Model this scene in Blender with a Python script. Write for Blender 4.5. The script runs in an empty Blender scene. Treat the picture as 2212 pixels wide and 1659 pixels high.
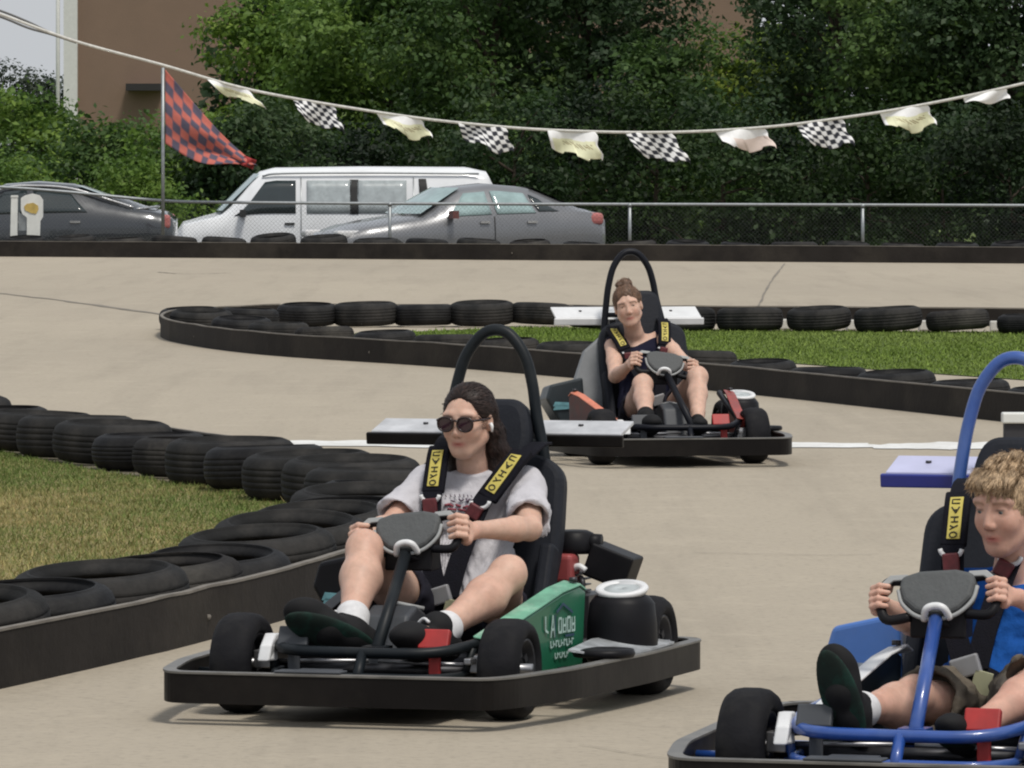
import bpy, bmesh, math, random
import numpy as np
from mathutils import Vector, Matrix

R = math.radians
random.seed(7)
rng = np.random.default_rng(7)
SC = bpy.context.scene
COL = SC.collection

# ------------------------------------------------------------------ camera, sky, sun, exposure
FOC, CAMH, HORY = 6600.0, 1.58, 148.0            # focal length in pixels, eye height, horizon row (1024x768)
cam_d = bpy.data.cameras.new('camera')
cam = bpy.data.objects.new('camera', cam_d)
COL.objects.link(cam)
cam.location = (0, 0, CAMH)
cam.rotation_euler = (R(90), 0, 0)
cam_d.sensor_width = 36
cam_d.lens = FOC / 1024 * 36
cam_d.shift_y = -(384 - HORY) / 1024
cam_d.clip_start = 0.5
cam_d.clip_end = 3000
SC.camera = cam

SUN_EL, SUN_AZ = R(62), R(150)                   # azimuth measured from +Y towards +X
world = bpy.data.worlds.new('World')
SC.world = world
world.use_nodes = True
wn = world.node_tree
wn.nodes.clear()
sky = wn.nodes.new('ShaderNodeTexSky')
sky.sky_type = 'NISHITA'
sky.sun_disc = False
sky.sun_elevation = SUN_EL
sky.sun_rotation = SUN_AZ
sky.air_density = 1.0
sky.dust_density = 4.0
mixs = wn.nodes.new('ShaderNodeMix')             # thin white overcast in front of the blue
mixs.data_type = 'RGBA'
mixs.inputs[0].default_value = 0.75
mixs.inputs[7].default_value = (7.6, 7.9, 8.3, 1)
bg = wn.nodes.new('ShaderNodeBackground')
bg.inputs[1].default_value = 0.088
wo = wn.nodes.new('ShaderNodeOutputWorld')
wn.links.new(sky.outputs[0], mixs.inputs[6])
wn.links.new(mixs.outputs[2], bg.inputs[0])
wn.links.new(bg.outputs[0], wo.inputs[0])

sun_d = bpy.data.lights.new('sun', 'SUN')
sun_d.energy = 2.3
sun_d.angle = R(11)
sun_d.color = (1.0, 0.95, 0.87)
sun = bpy.data.objects.new('sun', sun_d)
COL.objects.link(sun)
sd = Vector((math.sin(SUN_AZ) * math.cos(SUN_EL), math.cos(SUN_AZ) * math.cos(SUN_EL), math.sin(SUN_EL)))
sun.rotation_euler = sd.to_track_quat('Z', 'Y').to_euler()
sun.location = (0, 0, 20)

SC.view_settings.view_transform = 'Standard'
SC.view_settings.look = 'None'
SC.view_settings.exposure = 0.06
SC.view_settings.gamma = 1.0
SC.cycles.filter_width = 2.1                       # the photograph is a soft digital zoom
SC.cycles.max_bounces = 6
SC.cycles.use_denoising = True

# ------------------------------------------------------------------ helpers
KV = 1024 / 2212.0                                # photo was measured on a 2212 px wide view

def gp(x, y, z=0.0):                              # point at height z seen at view pixel (x, y)
    d = FOC * (CAMH - z) / (y * KV - HORY)
    return Vector(((x * KV - 512) / FOC * d, d, z))

def pt(x, y, d):                                  # point at distance d seen at view pixel (x, y)
    return Vector(((x * KV - 512) / FOC * d, d, CAMH - (y * KV - HORY) / FOC * d))

def lin(c):
    return tuple((v / 12.92 if v <= 0.04045 else ((v + 0.055) / 1.055) ** 2.4) for v in [q / 255 for q in c])

_m = {}
def mat(name, rgb, rough=0.6, metal=0.0, var=0.12, scale=12.0, bump=0.0, bscale=60.0, coat=0.0, spec=0.5,
        dirt=None, dirt_amt=0.3, sss=0.0, attr=None, trans=0.0):
    """procedural Principled material; rgb is a linear base colour"""
    if name in _m:
        return _m[name]
    m = bpy.data.materials.new(name)
    m.use_nodes = True
    nt = m.node_tree
    b = nt.nodes['Principled BSDF']
    b.inputs['Roughness'].default_value = rough
    b.inputs['Metallic'].default_value = metal
    b.inputs['Coat Weight'].default_value = coat
    b.inputs['Specular IOR Level'].default_value = spec
    if sss:
        b.inputs['Subsurface Weight'].default_value = sss
        b.inputs['Subsurface Radius'].default_value = (0.012, 0.005, 0.003)
        b.inputs['Subsurface Scale'].default_value = 1.0
    tc = nt.nodes.new('ShaderNodeTexCoord')
    nz = nt.nodes.new('ShaderNodeTexNoise')
    nz.inputs['Scale'].default_value = scale
    nz.inputs['Detail'].default_value = 8
    nz.inputs['Roughness'].default_value = 0.62
    nt.links.new(tc.outputs['Object'], nz.inputs['Vector'])
    ramp = nt.nodes.new('ShaderNodeMapRange')
    ramp.inputs[1].default_value = 0.3
    ramp.inputs[2].default_value = 0.7
    ramp.inputs[3].default_value = 1 - var
    ramp.inputs[4].default_value = 1 + var
    nt.links.new(nz.outputs['Fac'], ramp.inputs[0])
    mul = nt.nodes.new('ShaderNodeVectorMath')
    mul.operation = 'SCALE'
    if attr:
        at = nt.nodes.new('ShaderNodeAttribute')
        at.attribute_name = attr
        nt.links.new(at.outputs['Color'], mul.inputs[0])
    else:
        mul.inputs[0].default_value = rgb[:3]
    nt.links.new(ramp.outputs[0], mul.inputs['Scale'])
    last = mul.outputs[0]
    if dirt is not None:
        n2 = nt.nodes.new('ShaderNodeTexNoise')
        n2.inputs['Scale'].default_value = scale * 0.35
        n2.inputs['Detail'].default_value = 10
        n2.inputs['Roughness'].default_value = 0.7
        nt.links.new(tc.outputs['Object'], n2.inputs['Vector'])
        r2 = nt.nodes.new('ShaderNodeMapRange')
        r2.inputs[1].default_value = 0.48
        r2.inputs[2].default_value = 0.72
        r2.inputs[3].default_value = 0
        r2.inputs[4].default_value = dirt_amt
        nt.links.new(n2.outputs['Fac'], r2.inputs[0])
        mx = nt.nodes.new('ShaderNodeMix')
        mx.data_type = 'RGBA'
        nt.links.new(r2.outputs[0], mx.inputs[0])
        nt.links.new(last, mx.inputs[6])
        mx.inputs[7].default_value = (*dirt, 1)
        last = mx.outputs[2]
    nt.links.new(last, b.inputs['Base Color'])
    rr = nt.nodes.new('ShaderNodeMapRange')
    rr.inputs[3].default_value = max(0.02, rough - 0.08)
    rr.inputs[4].default_value = min(1, rough + 0.12)
    nt.links.new(nz.outputs['Fac'], rr.inputs[0])
    nt.links.new(rr.outputs[0], b.inputs['Roughness'])
    if bump:
        n3 = nt.nodes.new('ShaderNodeTexNoise')
        n3.inputs['Scale'].default_value = bscale
        n3.inputs['Detail'].default_value = 6
        nt.links.new(tc.outputs['Object'], n3.inputs['Vector'])
        bp = nt.nodes.new('ShaderNodeBump')
        bp.inputs['Strength'].default_value = bump
        bp.inputs['Distance'].default_value = 0.01
        nt.links.new(n3.outputs['Fac'], bp.inputs['Height'])
        nt.links.new(bp.outputs[0], b.inputs['Normal'])
    if trans:
        b.inputs['Transmission Weight'].default_value = trans
    _m[name] = m
    return m

def link(name, me, m=None, parent=None, smooth=False):
    o = bpy.data.objects.new(name, me)
    COL.objects.link(o)
    if m:
        me.materials.append(m)
    if parent:
        o.parent = parent
    if smooth:
        me.polygons.foreach_set('use_smooth', [True] * len(me.polygons))
    return o

def tag(o, label=None, cat=None, group=None, kind=None):
    if label: o['label'] = label
    if cat: o['category'] = cat
    if group: o['group'] = group
    if kind: o['kind'] = kind
    return o

def empty(name, loc=(0, 0, 0), rz=0.0, label=None, cat=None, group=None):
    o = bpy.data.objects.new(name, None)
    COL.objects.link(o)
    o.location = loc
    o.rotation_euler = (0, 0, rz)
    o.empty_display_size = 0.1
    return tag(o, label, cat, group)

def bev(o, w=0.006, seg=2, ang=35):
    b = o.modifiers.new('bevel', 'BEVEL')
    b.width = w
    b.segments = seg
    b.limit_method = 'ANGLE'
    b.angle_limit = R(ang)
    b.harden_normals = False
    return o

class MB:
    """collects shapes into one mesh"""
    def __init__(s):
        s.v, s.f, s.sm, s.c = [], [], [], []
        s.cur = (0.5, 0.5, 0.5)
    def add(s, vs, fs, smooth=False):
        n = len(s.v)
        s.v += [tuple(p) for p in vs]
        s.f += [tuple(i + n for i in f) for f in fs]
        s.sm += [smooth] * len(fs)
        s.c += [s.cur] * len(vs)
        return s
    def box(s, c, d, rot=None):
        M = rot.to_3x3() if rot is not None else Matrix.Identity(3)
        vs = [Vector(c) + M @ Vector((x * d[0] / 2, y * d[1] / 2, z * d[2] / 2)) for x in (-1, 1) for y in (-1, 1) for z in (-1, 1)]
        return s.add(vs, [(0, 1, 3, 2), (4, 6, 7, 5), (0, 4, 5, 1), (2, 3, 7, 6), (0, 2, 6, 4), (1, 5, 7, 3)])
    def prism(s, pts, vec):
        """closed polygon pts (3d) extruded by vec"""
        n = len(pts)
        pts = [Vector(p) for p in pts]
        vec = Vector(vec)
        nrm = Vector((0, 0, 0))
        for i in range(n):
            nrm += pts[i].cross(pts[(i + 1) % n])
        if nrm.dot(vec) > 0:
            pts = pts[::-1]
        vs = pts + [p + vec for p in pts]
        fs = [tuple(range(n)), tuple(range(2 * n - 1, n - 1, -1))]
        fs += [(i, i + n, (i + 1) % n + n, (i + 1) % n) for i in range(n)]
        return s.add(vs, fs)
    def tube(s, pts, r, seg=12, closed=False, cap=True):
        pts = [Vector(p) for p in pts]
        n = len(pts)
        rs = r if isinstance(r, (list, tuple)) else [r] * n
        vs, fs = [], []
        prev = None
        for i, p in enumerate(pts):
            if closed:
                t = (pts[(i + 1) % n] - pts[i - 1]).normalized()
            else:
                t = (pts[min(i + 1, n - 1)] - pts[max(i - 1, 0)]).normalized()
            if prev is None:
                a = Vector((0, 0, 1)) if abs(t.z) < 0.9 else Vector((1, 0, 0))
                x = t.cross(a).normalized()
            else:
                x = (prev - t * prev.dot(t)).normalized()
            prev = x
            y = t.cross(x)
            for k in range(seg):
                a = 2 * math.pi * k / seg
                vs.append(p + (x * math.cos(a) + y * math.sin(a)) * rs[i])
        m = n if closed else n - 1
        for i in range(m):
            for k in range(seg):
                a, b = i * seg + k, i * seg + (k + 1) % seg
                c, d = ((i + 1) % n) * seg + (k + 1) % seg, ((i + 1) % n) * seg + k
                fs.append((a, b, c, d))
        if cap and not closed:
            fs.append(tuple(range(seg - 1, -1, -1)))
            fs.append(tuple(range((n - 1) * seg, n * seg)))
        return s.add(vs, fs, True)
    def lathe(s, prof, c=(0, 0, 0), axis='Z', seg=32, rot=None):
        """closed profile loop of (r, h) spun round the axis"""
        n = len(prof)
        vs, fs = [], []
        for k in range(seg):
            a = 2 * math.pi * k / seg
            for r, h in prof:
                p = Vector((r * math.cos(a), r * math.sin(a), h))
                if axis == 'Y':
                    p = Vector((p.x, p.z, -p.y))
                elif axis == 'X':
                    p = Vector((p.z, p.x, p.y))
                if rot is not None:
                    p = rot @ p
                vs.append(p + Vector(c))
        for k in range(seg):
            for i in range(n):
                j = (i + 1) % n
                a, b = k * n + i, k * n + j
                c2, d = ((k + 1) % seg) * n + j, ((k + 1) % seg) * n + i
                fs.append((a, d, c2, b))
        return s.add(vs, fs, True)
    def strap(s, pts, nrm, w, t):
        """flat band along pts; nrm = outward normals"""
        pts = [Vector(p) for p in pts]
        n = len(pts)
        ns = [Vector(q).normalized() for q in (nrm if isinstance(nrm[0], (tuple, list, Vector)) else [nrm] * n)]
        vs, fs = [], []
        for i, p in enumerate(pts):
            tg = (pts[min(i + 1, n - 1)] - pts[max(i - 1, 0)]).normalized()
            sd_ = tg.cross(ns[i]).normalized()
            up = sd_.cross(tg).normalized()
            for a, b in ((-1, -1), (1, -1), (1, 1), (-1, 1)):
                vs.append(p + sd_ * a * w / 2 + up * b * t / 2)
        for i in range(n - 1):
            for k in range(4):
                fs.append((i * 4 + k, i * 4 + (k + 1) % 4, i * 4 + 4 + (k + 1) % 4, i * 4 + 4 + k))
        fs.append((3, 2, 1, 0))
        fs.append(tuple(range((n - 1) * 4, n * 4)))
        return s.add(vs, fs)
    def build(s, name, m, parent=None, colattr=False):
        me = bpy.data.meshes.new(name)
        me.from_pydata(s.v, [], s.f)
        me.polygons.foreach_set('use_smooth', s.sm)
        if colattr:
            ca = me.color_attributes.new('col', 'FLOAT_COLOR', 'POINT')
            arr = np.ones((len(s.v), 4), np.float32)
            arr[:, :3] = np.array(s.c)
            ca.data.foreach_set('color', arr.ravel())
        bm = bmesh.new()
        bm.from_mesh(me)
        bmesh.ops.recalc_face_normals(bm, faces=bm.faces)
        bm.to_mesh(me)
        bm.free()
        me.update()
        return link(name, me, m, parent)

def crv(pts, n=8, closed=False):
    """Catmull-Rom through pts"""
    P = [Vector(p) for p in pts]
    m = len(P)
    out = []
    rngi = range(m) if closed else range(m - 1)
    for i in rngi:
        if closed:
            a, b, c, d = P[i - 1], P[i], P[(i + 1) % m], P[(i + 2) % m]
        else:
            b, c = P[i], P[i + 1]
            a = P[i - 1] if i > 0 else b * 2 - c
            d = P[i + 2] if i + 2 < m else c * 2 - b
        for k in range(n):
            t = k / n
            out.append(0.5 * ((2 * b) + (c - a) * t + (2 * a - 5 * b + 4 * c - d) * t * t + (3 * b - a - 3 * c + d) * t ** 3))
    if not closed:
        out.append(P[-1])
    return out

def fillet(pts, r, n=6, closed=False):
    """polyline with rounded corners"""
    P = [Vector(p) for p in pts]
    m = len(P)
    out = []
    for i in range(m):
        if not closed and i in (0, m - 1):
            out.append(P[i])
            continue
        a, b, c = P[i - 1], P[i], P[(i + 1) % m]
        rr = min(r, (a - b).length * 0.49, (c - b).length * 0.49)
        p0, p1 = b + (a - b).normalized() * rr, b + (c - b).normalized() * rr
        for k in range(n + 1):
            t = k / n
            out.append(p0 * (1 - t) ** 2 + b * 2 * t * (1 - t) + p1 * t * t)
    return out

def raw_mesh(name, verts, quads, m, parent=None, cols=None, smooth=False, tris=False):
    """fast mesh from numpy arrays"""
    k = 3 if tris else 4
    me = bpy.data.meshes.new(name)
    me.vertices.add(len(verts))
    me.vertices.foreach_set('co', np.asarray(verts, np.float32).ravel())
    nq = len(quads)
    me.loops.add(nq * k)
    me.loops.foreach_set('vertex_index', np.asarray(quads, np.int32).ravel())
    me.polygons.add(nq)
    me.polygons.foreach_set('loop_start', np.arange(0, nq * k, k, dtype=np.int32))
    me.polygons.foreach_set('loop_total', np.full(nq, k, np.int32))
    if cols is not None:
        ca = me.color_attributes.new('col', 'FLOAT_COLOR', 'POINT')
        arr = np.ones((len(verts), 4), np.float32)
        arr[:, :3] = cols
        ca.data.foreach_set('color', arr.ravel())
    me.update(calc_edges=True)
    me.validate()
    return link(name, me, m, parent, smooth)

# ------------------------------------------------------------------ implicit modelling for bodies and cloth
class Vol:
    def __init__(s, lo, hi, h):
        s.lo = np.array(lo, float)
        s.h = h
        s.n = np.ceil((np.array(hi) - s.lo) / h).astype(int) + 1
        s.D = np.full(s.n, 0.5, np.float32)
    def sub(s, lo, hi, pad):
        a = np.clip(np.floor((np.array(lo) - pad - s.lo) / s.h).astype(int), 0, s.n - 1)
        b = np.clip(np.ceil((np.array(hi) + pad - s.lo) / s.h).astype(int) + 1, 1, s.n)
        ax = [s.lo[i] + s.h * np.arange(a[i], b[i]) for i in range(3)]
        X, Y, Z = np.meshgrid(*ax, indexing='ij')
        return tuple(slice(a[i], b[i]) for i in range(3)), np.stack([X, Y, Z], -1)
    def put(s, sl, d, k, mode):
        A = s.D[sl]
        d = d.astype(np.float32)
        if mode == 'sub':
            h = np.clip(0.5 - 0.5 * (A + d) / k, 0, 1)
            s.D[sl] = A + (-d - A) * h + k * h * (1 - h)
        else:
            h = np.clip(0.5 + 0.5 * (d - A) / k, 0, 1)
            s.D[sl] = d + (A - d) * h - k * h * (1 - h)
    def cone(s, a, b, ra, rb, k=0.012, mode='add'):
        a, b = np.array(a, float), np.array(b, float)
        rm = max(ra, rb)
        sl, P = s.sub(np.minimum(a, b) - rm, np.maximum(a, b) + rm, k + 2 * s.h + 0.02)
        ab = b - a
        t = np.clip(((P - a) @ ab) / max(ab @ ab, 1e-9), 0, 1)
        d = np.linalg.norm(P - a - t[..., None] * ab, axis=-1) - (ra + (rb - ra) * t)
        s.put(sl, d, k, mode)
        return s
    def path(s, pts, rs, k=0.012):
        for i in range(len(pts) - 1):
            s.cone(pts[i], pts[i + 1], rs[i], rs[i + 1], k)
        return s
    def ell(s, c, r, M=None, k=0.012, mode='add'):
        c, r = np.array(c, float), np.array(r, float)
        rm = r.max()
        sl, P = s.sub(c - rm, c + rm, k + 2 * s.h + 0.02)
        q = P - c
        if M is not None:
            q = q @ M                              # columns of M = local axes
        k0 = np.linalg.norm(q / r, axis=-1)
        k1 = np.linalg.norm(q / (r * r), axis=-1) + 1e-9
        s.put(sl, k0 * (k0 - 1) / k1, k, mode)
        return s
    def half(s, c, n, lo, hi, k=0.004):
        """cut away the side n points to, only inside the box lo..hi"""
        n = np.array(n, float)
        n /= np.linalg.norm(n)
        sl, P = s.sub(lo, hi, 0)
        d = -((P - np.array(c)) @ n)
        s.put(sl, d, k, 'sub')
        return s
    def mesh(s, warp=None):
        D = s.D
        if warp is not None:
            D = D + warp
        I = D < 0
        nx, ny, nz = D.shape
        cnt = np.zeros((nx - 1, ny - 1, nz - 1), np.int16)
        for i in (0, 1):
            for j in (0, 1):
                for l in (0, 1):
                    cnt += I[i:nx - 1 + i, j:ny - 1 + j, l:nz - 1 + l]
        act = (cnt > 0) & (cnt < 8)
        idx = -np.ones(act.shape, np.int64)
        C = np.argwhere(act)
        idx[act] = np.arange(len(C))
        acc = np.zeros((len(C), 3))
        w = np.zeros(len(C))
        cs = [(i, j, l) for i in (0, 1) for j in (0, 1) for l in (0, 1)]
        for a in cs:
            for ax in range(3):
                if a[ax] == 1:
                    continue
                b = list(a)
                b[ax] = 1
                A = D[C[:, 0] + a[0], C[:, 1] + a[1], C[:, 2] + a[2]]
                B = D[C[:, 0] + b[0], C[:, 1] + b[1], C[:, 2] + b[2]]
                x = (A < 0) != (B < 0)
                t = np.where(x, A / np.where(x, A - B, 1), 0)
                p = np.tile(np.array(a, float), (len(C), 1))
                p[:, ax] += t
                acc += p * x[:, None]
                w += x
        V = s.lo + s.h * (C + acc / w[:, None])
        F = []
        for ax in range(3):
            sl0 = [slice(1, -1)] * 3
            sl0[ax] = slice(0, -1)
            sl1 = list(sl0)
            sl1[ax] = slice(1, None)
            A, B = I[tuple(sl0)], I[tuple(sl1)]
            E_ = np.argwhere(A != B)
            off = np.array([1, 1, 1])
            off[ax] = 0
            E_ = E_ + off
            inside = I[E_[:, 0], E_[:, 1], E_[:, 2]]
            u, v = (ax + 1) % 3, (ax + 2) % 3
            q = []
            for du, dv in ((-1, -1), (0, -1), (0, 0), (-1, 0)):
                c = E_.copy()
                c[:, u] += du
                c[:, v] += dv
                q.append(idx[c[:, 0], c[:, 1], c[:, 2]])
            q = np.stack(q, -1)
            q = np.where(inside[:, None], q, q[:, ::-1])
            F.append(q[(q >= 0).all(1)])
        return V, np.concatenate(F)

def smooth_noise(shape, cells, amp, seed):
    """cheap 3-D value noise on a voxel grid"""
    r = np.random.default_rng(seed)
    g = [int(shape[i] / cells[i]) + 3 for i in range(3)]
    n = r.normal(size=g).astype(np.float32)
    for ax in range(3):
        x = np.arange(shape[ax]) / cells[ax]
        i0 = x.astype(int)
        t = (x - i0)
        t = t * t * (3 - 2 * t)
        sh = [1, 1, 1]
        sh[ax] = -1
        t = t.reshape(sh).astype(np.float32)
        n = np.take(n, i0, ax) * (1 - t) + np.take(n, i0 + 1, ax) * t
    return n * amp

# ------------------------------------------------------------------ the setting
def ground_mat(name, base, base2, speck, s1=0.35, s2=220.0, bump=0.25, rough=0.9, crack=None, stretch=None):
    m = bpy.data.materials.new(name)
    m.use_nodes = True
    nt = m.node_tree
    b = nt.nodes['Principled BSDF']
    b.inputs['Specular IOR Level'].default_value = 0.25
    b.inputs['Roughness'].default_value = rough
    g = nt.nodes.new('ShaderNodeNewGeometry')
    def noise(sc, det=8, vec=None, rg=0.6):
        n = nt.nodes.new('ShaderNodeTexNoise')
        n.inputs['Scale'].default_value = sc
        n.inputs['Detail'].default_value = det
        n.inputs['Roughness'].default_value = rg
        nt.links.new(vec or g.outputs['Position'], n.inputs['Vector'])
        return n.outputs['Fac']
    def rmp(src, a, b_, c, d):
        r = nt.nodes.new('ShaderNodeMapRange')
        for i, q in enumerate((a, b_, c, d)):
            r.inputs[i + 1].default_value = q
        nt.links.new(src, r.inputs[0])
        return r.outputs[0]
    def mix(f, a, b_):
        x = nt.nodes.new('ShaderNodeMix')
        x.data_type = 'RGBA'
        nt.links.new(f, x.inputs[0])
        for q, i in ((a, 6), (b_, 7)):
            if isinstance(q, tuple):
                x.inputs[i].default_value = (*q, 1)
            else:
                nt.links.new(q, x.inputs[i])
        return x.outputs[2]
    vec = None
    if stretch:
        mp = nt.nodes.new('ShaderNodeVectorMath')
        mp.operation = 'MULTIPLY'
        mp.inputs[1].default_value = stretch
        nt.links.new(g.outputs['Position'], mp.inputs[0])
        vec = mp.outputs[0]
    c = mix(rmp(noise(s1, 10, vec), 0.35, 0.68, 0, 1), base, base2)
    c = mix(rmp(noise(s2, 3), 0.52, 0.75, 0, 0.55), c, speck)
    c = mix(rmp(noise(s1 * 9, 6), 0.6, 0.78, 0, 0.35), c, tuple(q * 0.62 for q in base))
    if stretch:
        mp2 = nt.nodes.new('ShaderNodeVectorMath')
        mp2.operation = 'MULTIPLY'
        mp2.inputs[1].default_value = (2.6, 0.16, 1)
        nt.links.new(g.outputs['Position'], mp2.inputs[0])
        c = mix(rmp(noise(0.9, 8, mp2.outputs[0], 0.7), 0.50, 0.72, 0, 0.50), c, tuple(q * 0.66 for q in base))
        c = mix(rmp(noise(2.2, 8, None, 0.75), 0.52, 0.70, 0, 0.45), c, tuple(q * 1.16 for q in base))
    if crack:
        vo = nt.nodes.new('ShaderNodeTexVoronoi')
        vo.feature = 'DISTANCE_TO_EDGE'
        vo.inputs['Scale'].default_value = crack
        ad = nt.nodes.new('ShaderNodeVectorMath')
        ad.operation = 'ADD'
        n = nt.nodes.new('ShaderNodeTexNoise')
        n.inputs['Scale'].default_value = 1.3
        n.inputs['Detail'].default_value = 6
        nt.links.new(g.outputs['Position'], n.inputs['Vector'])
        nt.links.new(g.outputs['Position'], ad.inputs[0])
        nt.links.new(n.outputs['Color'], ad.inputs[1])
        nt.links.new(ad.outputs[0], vo.inputs['Vector'])
        c = mix(rmp(vo.outputs['Distance'], 0.0, 0.003, 0.12, 0.0), c, tuple(q * 0.35 for q in base))
    nt.links.new(c, b.inputs['Base Color'])
    bp = nt.nodes.new('ShaderNodeBump')
    bp.inputs['Strength'].default_value = bump
    bp.inputs['Distance'].default_value = 0.01
    nt.links.new(noise(s2 * 0.6, 4), bp.inputs['Height'])
    nt.links.new(bp.outputs[0], b.inputs['Normal'])
    return m

M_track = ground_mat('worn_concrete', (0.385, 0.338, 0.266), (0.338, 0.297, 0.235), (0.20, 0.18, 0.145), 0.22, 30.0, 0.6, crack=0.16, stretch=(1.0, 0.35, 1))
M_lot = ground_mat('asphalt', (0.06, 0.06, 0.058), (0.085, 0.083, 0.078), (0.12, 0.12, 0.11), 0.3, 30, 0.3)
M_dirt = ground_mat('dirt', (0.17, 0.145, 0.1), (0.11, 0.10, 0.07), (0.26, 0.23, 0.17), 1.1, 30, 0.5)
M_soil = ground_mat('dry_turf', (0.17, 0.16, 0.06), (0.27, 0.21, 0.10), (0.32, 0.26, 0.14), 0.5, 18, 0.6)
M_turf = ground_mat('green_turf', (0.075, 0.115, 0.022), (0.10, 0.14, 0.03), (0.14, 0.16, 0.05), 0.6, 14, 0.6)
M_paint = ground_mat('worn_white_paint', (0.72, 0.73, 0.72), (0.60, 0.60, 0.58), (0.35, 0.32, 0.26), 3.0, 14, 0.2)

def sheet(name, pts, m, z=0.0):
    bm = bmesh.new()
    vs = [bm.verts.new((p[0], p[1], p[2] if len(p) > 2 else z)) for p in pts]
    f = bm.faces.new(vs)
    if f.normal.z < 0 or True:
        bm.normal_update()
        if f.normal.z < 0:
            f.normal_flip()
    bmesh.ops.triangulate(bm, faces=bm.faces)
    me = bpy.data.meshes.new(name)
    bm.to_mesh(me)
    bm.free()
    o = link(name, me, m)
    o['kind'] = 'structure'
    return o

sheet('track', [(-40, 4, 0), (40, 4, 0), (40, 92.4, 0), (-40, 98.6, 0)], M_track)
# land beyond the track: a verge, then the car park a little lower, then open ground to the horizon
mb = MB()
mb.add([(-60, 97.6 + 4.6 * .078, -0.02), (60, 88.6, -0.02), (60, 98.0, -0.05), (-60, 99.5, -0.05)], [(0, 1, 2, 3)])
mb.add([(-60, 99.5, -0.05), (60, 98.0, -0.05), (60, 100.5, -0.40), (-60, 100.5, -0.40)], [(0, 1, 2, 3)])
o = mb.build('verge', M_dirt); o['kind'] = 'structure'
sheet('parking_lot', [(-60, 100.5, -0.40), (60, 100.5, -0.40), (60, 114, -0.62), (-60, 114, -0.62)], M_lot)
sheet('ground', [(-900, 114, -0.62), (900, 114, -0.62), (900, 1500, -0.62), (-900, 1500, -0.62)], M_turf)

# painted finish line, several worn strokes of one line
def line_strip(x0, x1, y0, y1, w, seed):
    r = random.Random(seed)
    n = 26
    a, b = [], []
    for i in range(n + 1):
        t = i / n
        x = x0 + (x1 - x0) * t
        c = y0 + (y1 - y0) * t + r.uniform(-.04, .04)
        ww = w * (0.55 + 0.45 * min(1, 4 * t, 4 * (1 - t))) * r.uniform(.8, 1.1)
        a.append((x, c - ww / 2, 0.004))
        b.append((x, c + ww / 2, 0.004))
    mbx.add(a + b, [(i, i + 1, i + n + 2, i + n + 1) for i in range(n)])
mbx = MB()
line_strip(-1.50, 1.9, 35.3, 35.0, 0.85, 1)
line_strip(1.9, 3.35, 34.85, 35.2, 0.85, 2)
line_strip(2.7, 3.6, 35.85, 35.95, 0.50, 3)
line_strip(3.0, 4.4, 34.9, 35.4, 0.75, 4)
line_strip(3.9, 6.6, 35.9, 36.4, 0.95, 5)
o = mbx.build('painted_line', M_paint); o['kind'] = 'structure'

# dark joints and skid marks on the slab
M_joint = mat('joint_tar', (0.19, 0.17, 0.14), 0.9, var=0.3, scale=3)
mbx = MB()
def ribbon(p, w, z=0.004, jit=0.02, n=22, seed=0):
    r = random.Random(seed)
    p = crv([Vector((q[0], q[1], z)) for q in p], n // max(1, len(p) - 1))
    A, B = [], []
    for i, q in enumerate(p):
        t = (p[min(i + 1, len(p) - 1)] - p[max(i - 1, 0)]).normalized()
        s_ = Vector((-t.y, t.x, 0))
        j = r.uniform(-jit, jit)
        ww = w * r.uniform(.5, 1.2)
        A.append(q + s_ * (j - ww / 2)); B.append(q + s_ * (j + ww / 2))
    k = len(A)
    mbx.add(A + B, [(i, i + 1, i + k + 1, i + k) for i in range(k - 1)])
ribbon([gp(1635, 668), gp(1665, 610), gp(1695, 570)], 0.028, jit=.006, seed=3)
ribbon([gp(-60, 628), gp(120, 648), gp(380, 684)], 0.09, seed=5)
ribbon([gp(340, 588), gp(400, 592), gp(500, 590)], 0.05, seed=6)
ribbon([gp(1500, 1195), gp(1750, 1200), gp(1900, 1198)], 0.008, jit=.01, seed=9)
ribbon([gp(1250, 1610), gp(1450, 1640), gp(1600, 1625)], 0.004, jit=.004, seed=10)
o = mbx.build('slab_crack', M_joint); o['kind'] = 'structure'

# ------------------------------------------------------------------ grass
M_blade = mat('grass_blade', (0, 0, 0), 0.8, var=0.25, scale=5, attr='col', spec=0.2)

def inside(poly, x, y):
    c = np.zeros(len(x), bool)
    n = len(poly)
    for i in range(n):
        x0, y0 = poly[i][0], poly[i][1]
        x1, y1 = poly[(i + 1) % n][0], poly[(i + 1) % n][1]
        k = ((y0 > y) != (y1 > y)) & (x < (x1 - x0) * (y - y0) / ((y1 - y0) if y1 != y0 else 1e-9) + x0)
        c ^= k
    return c

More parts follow.
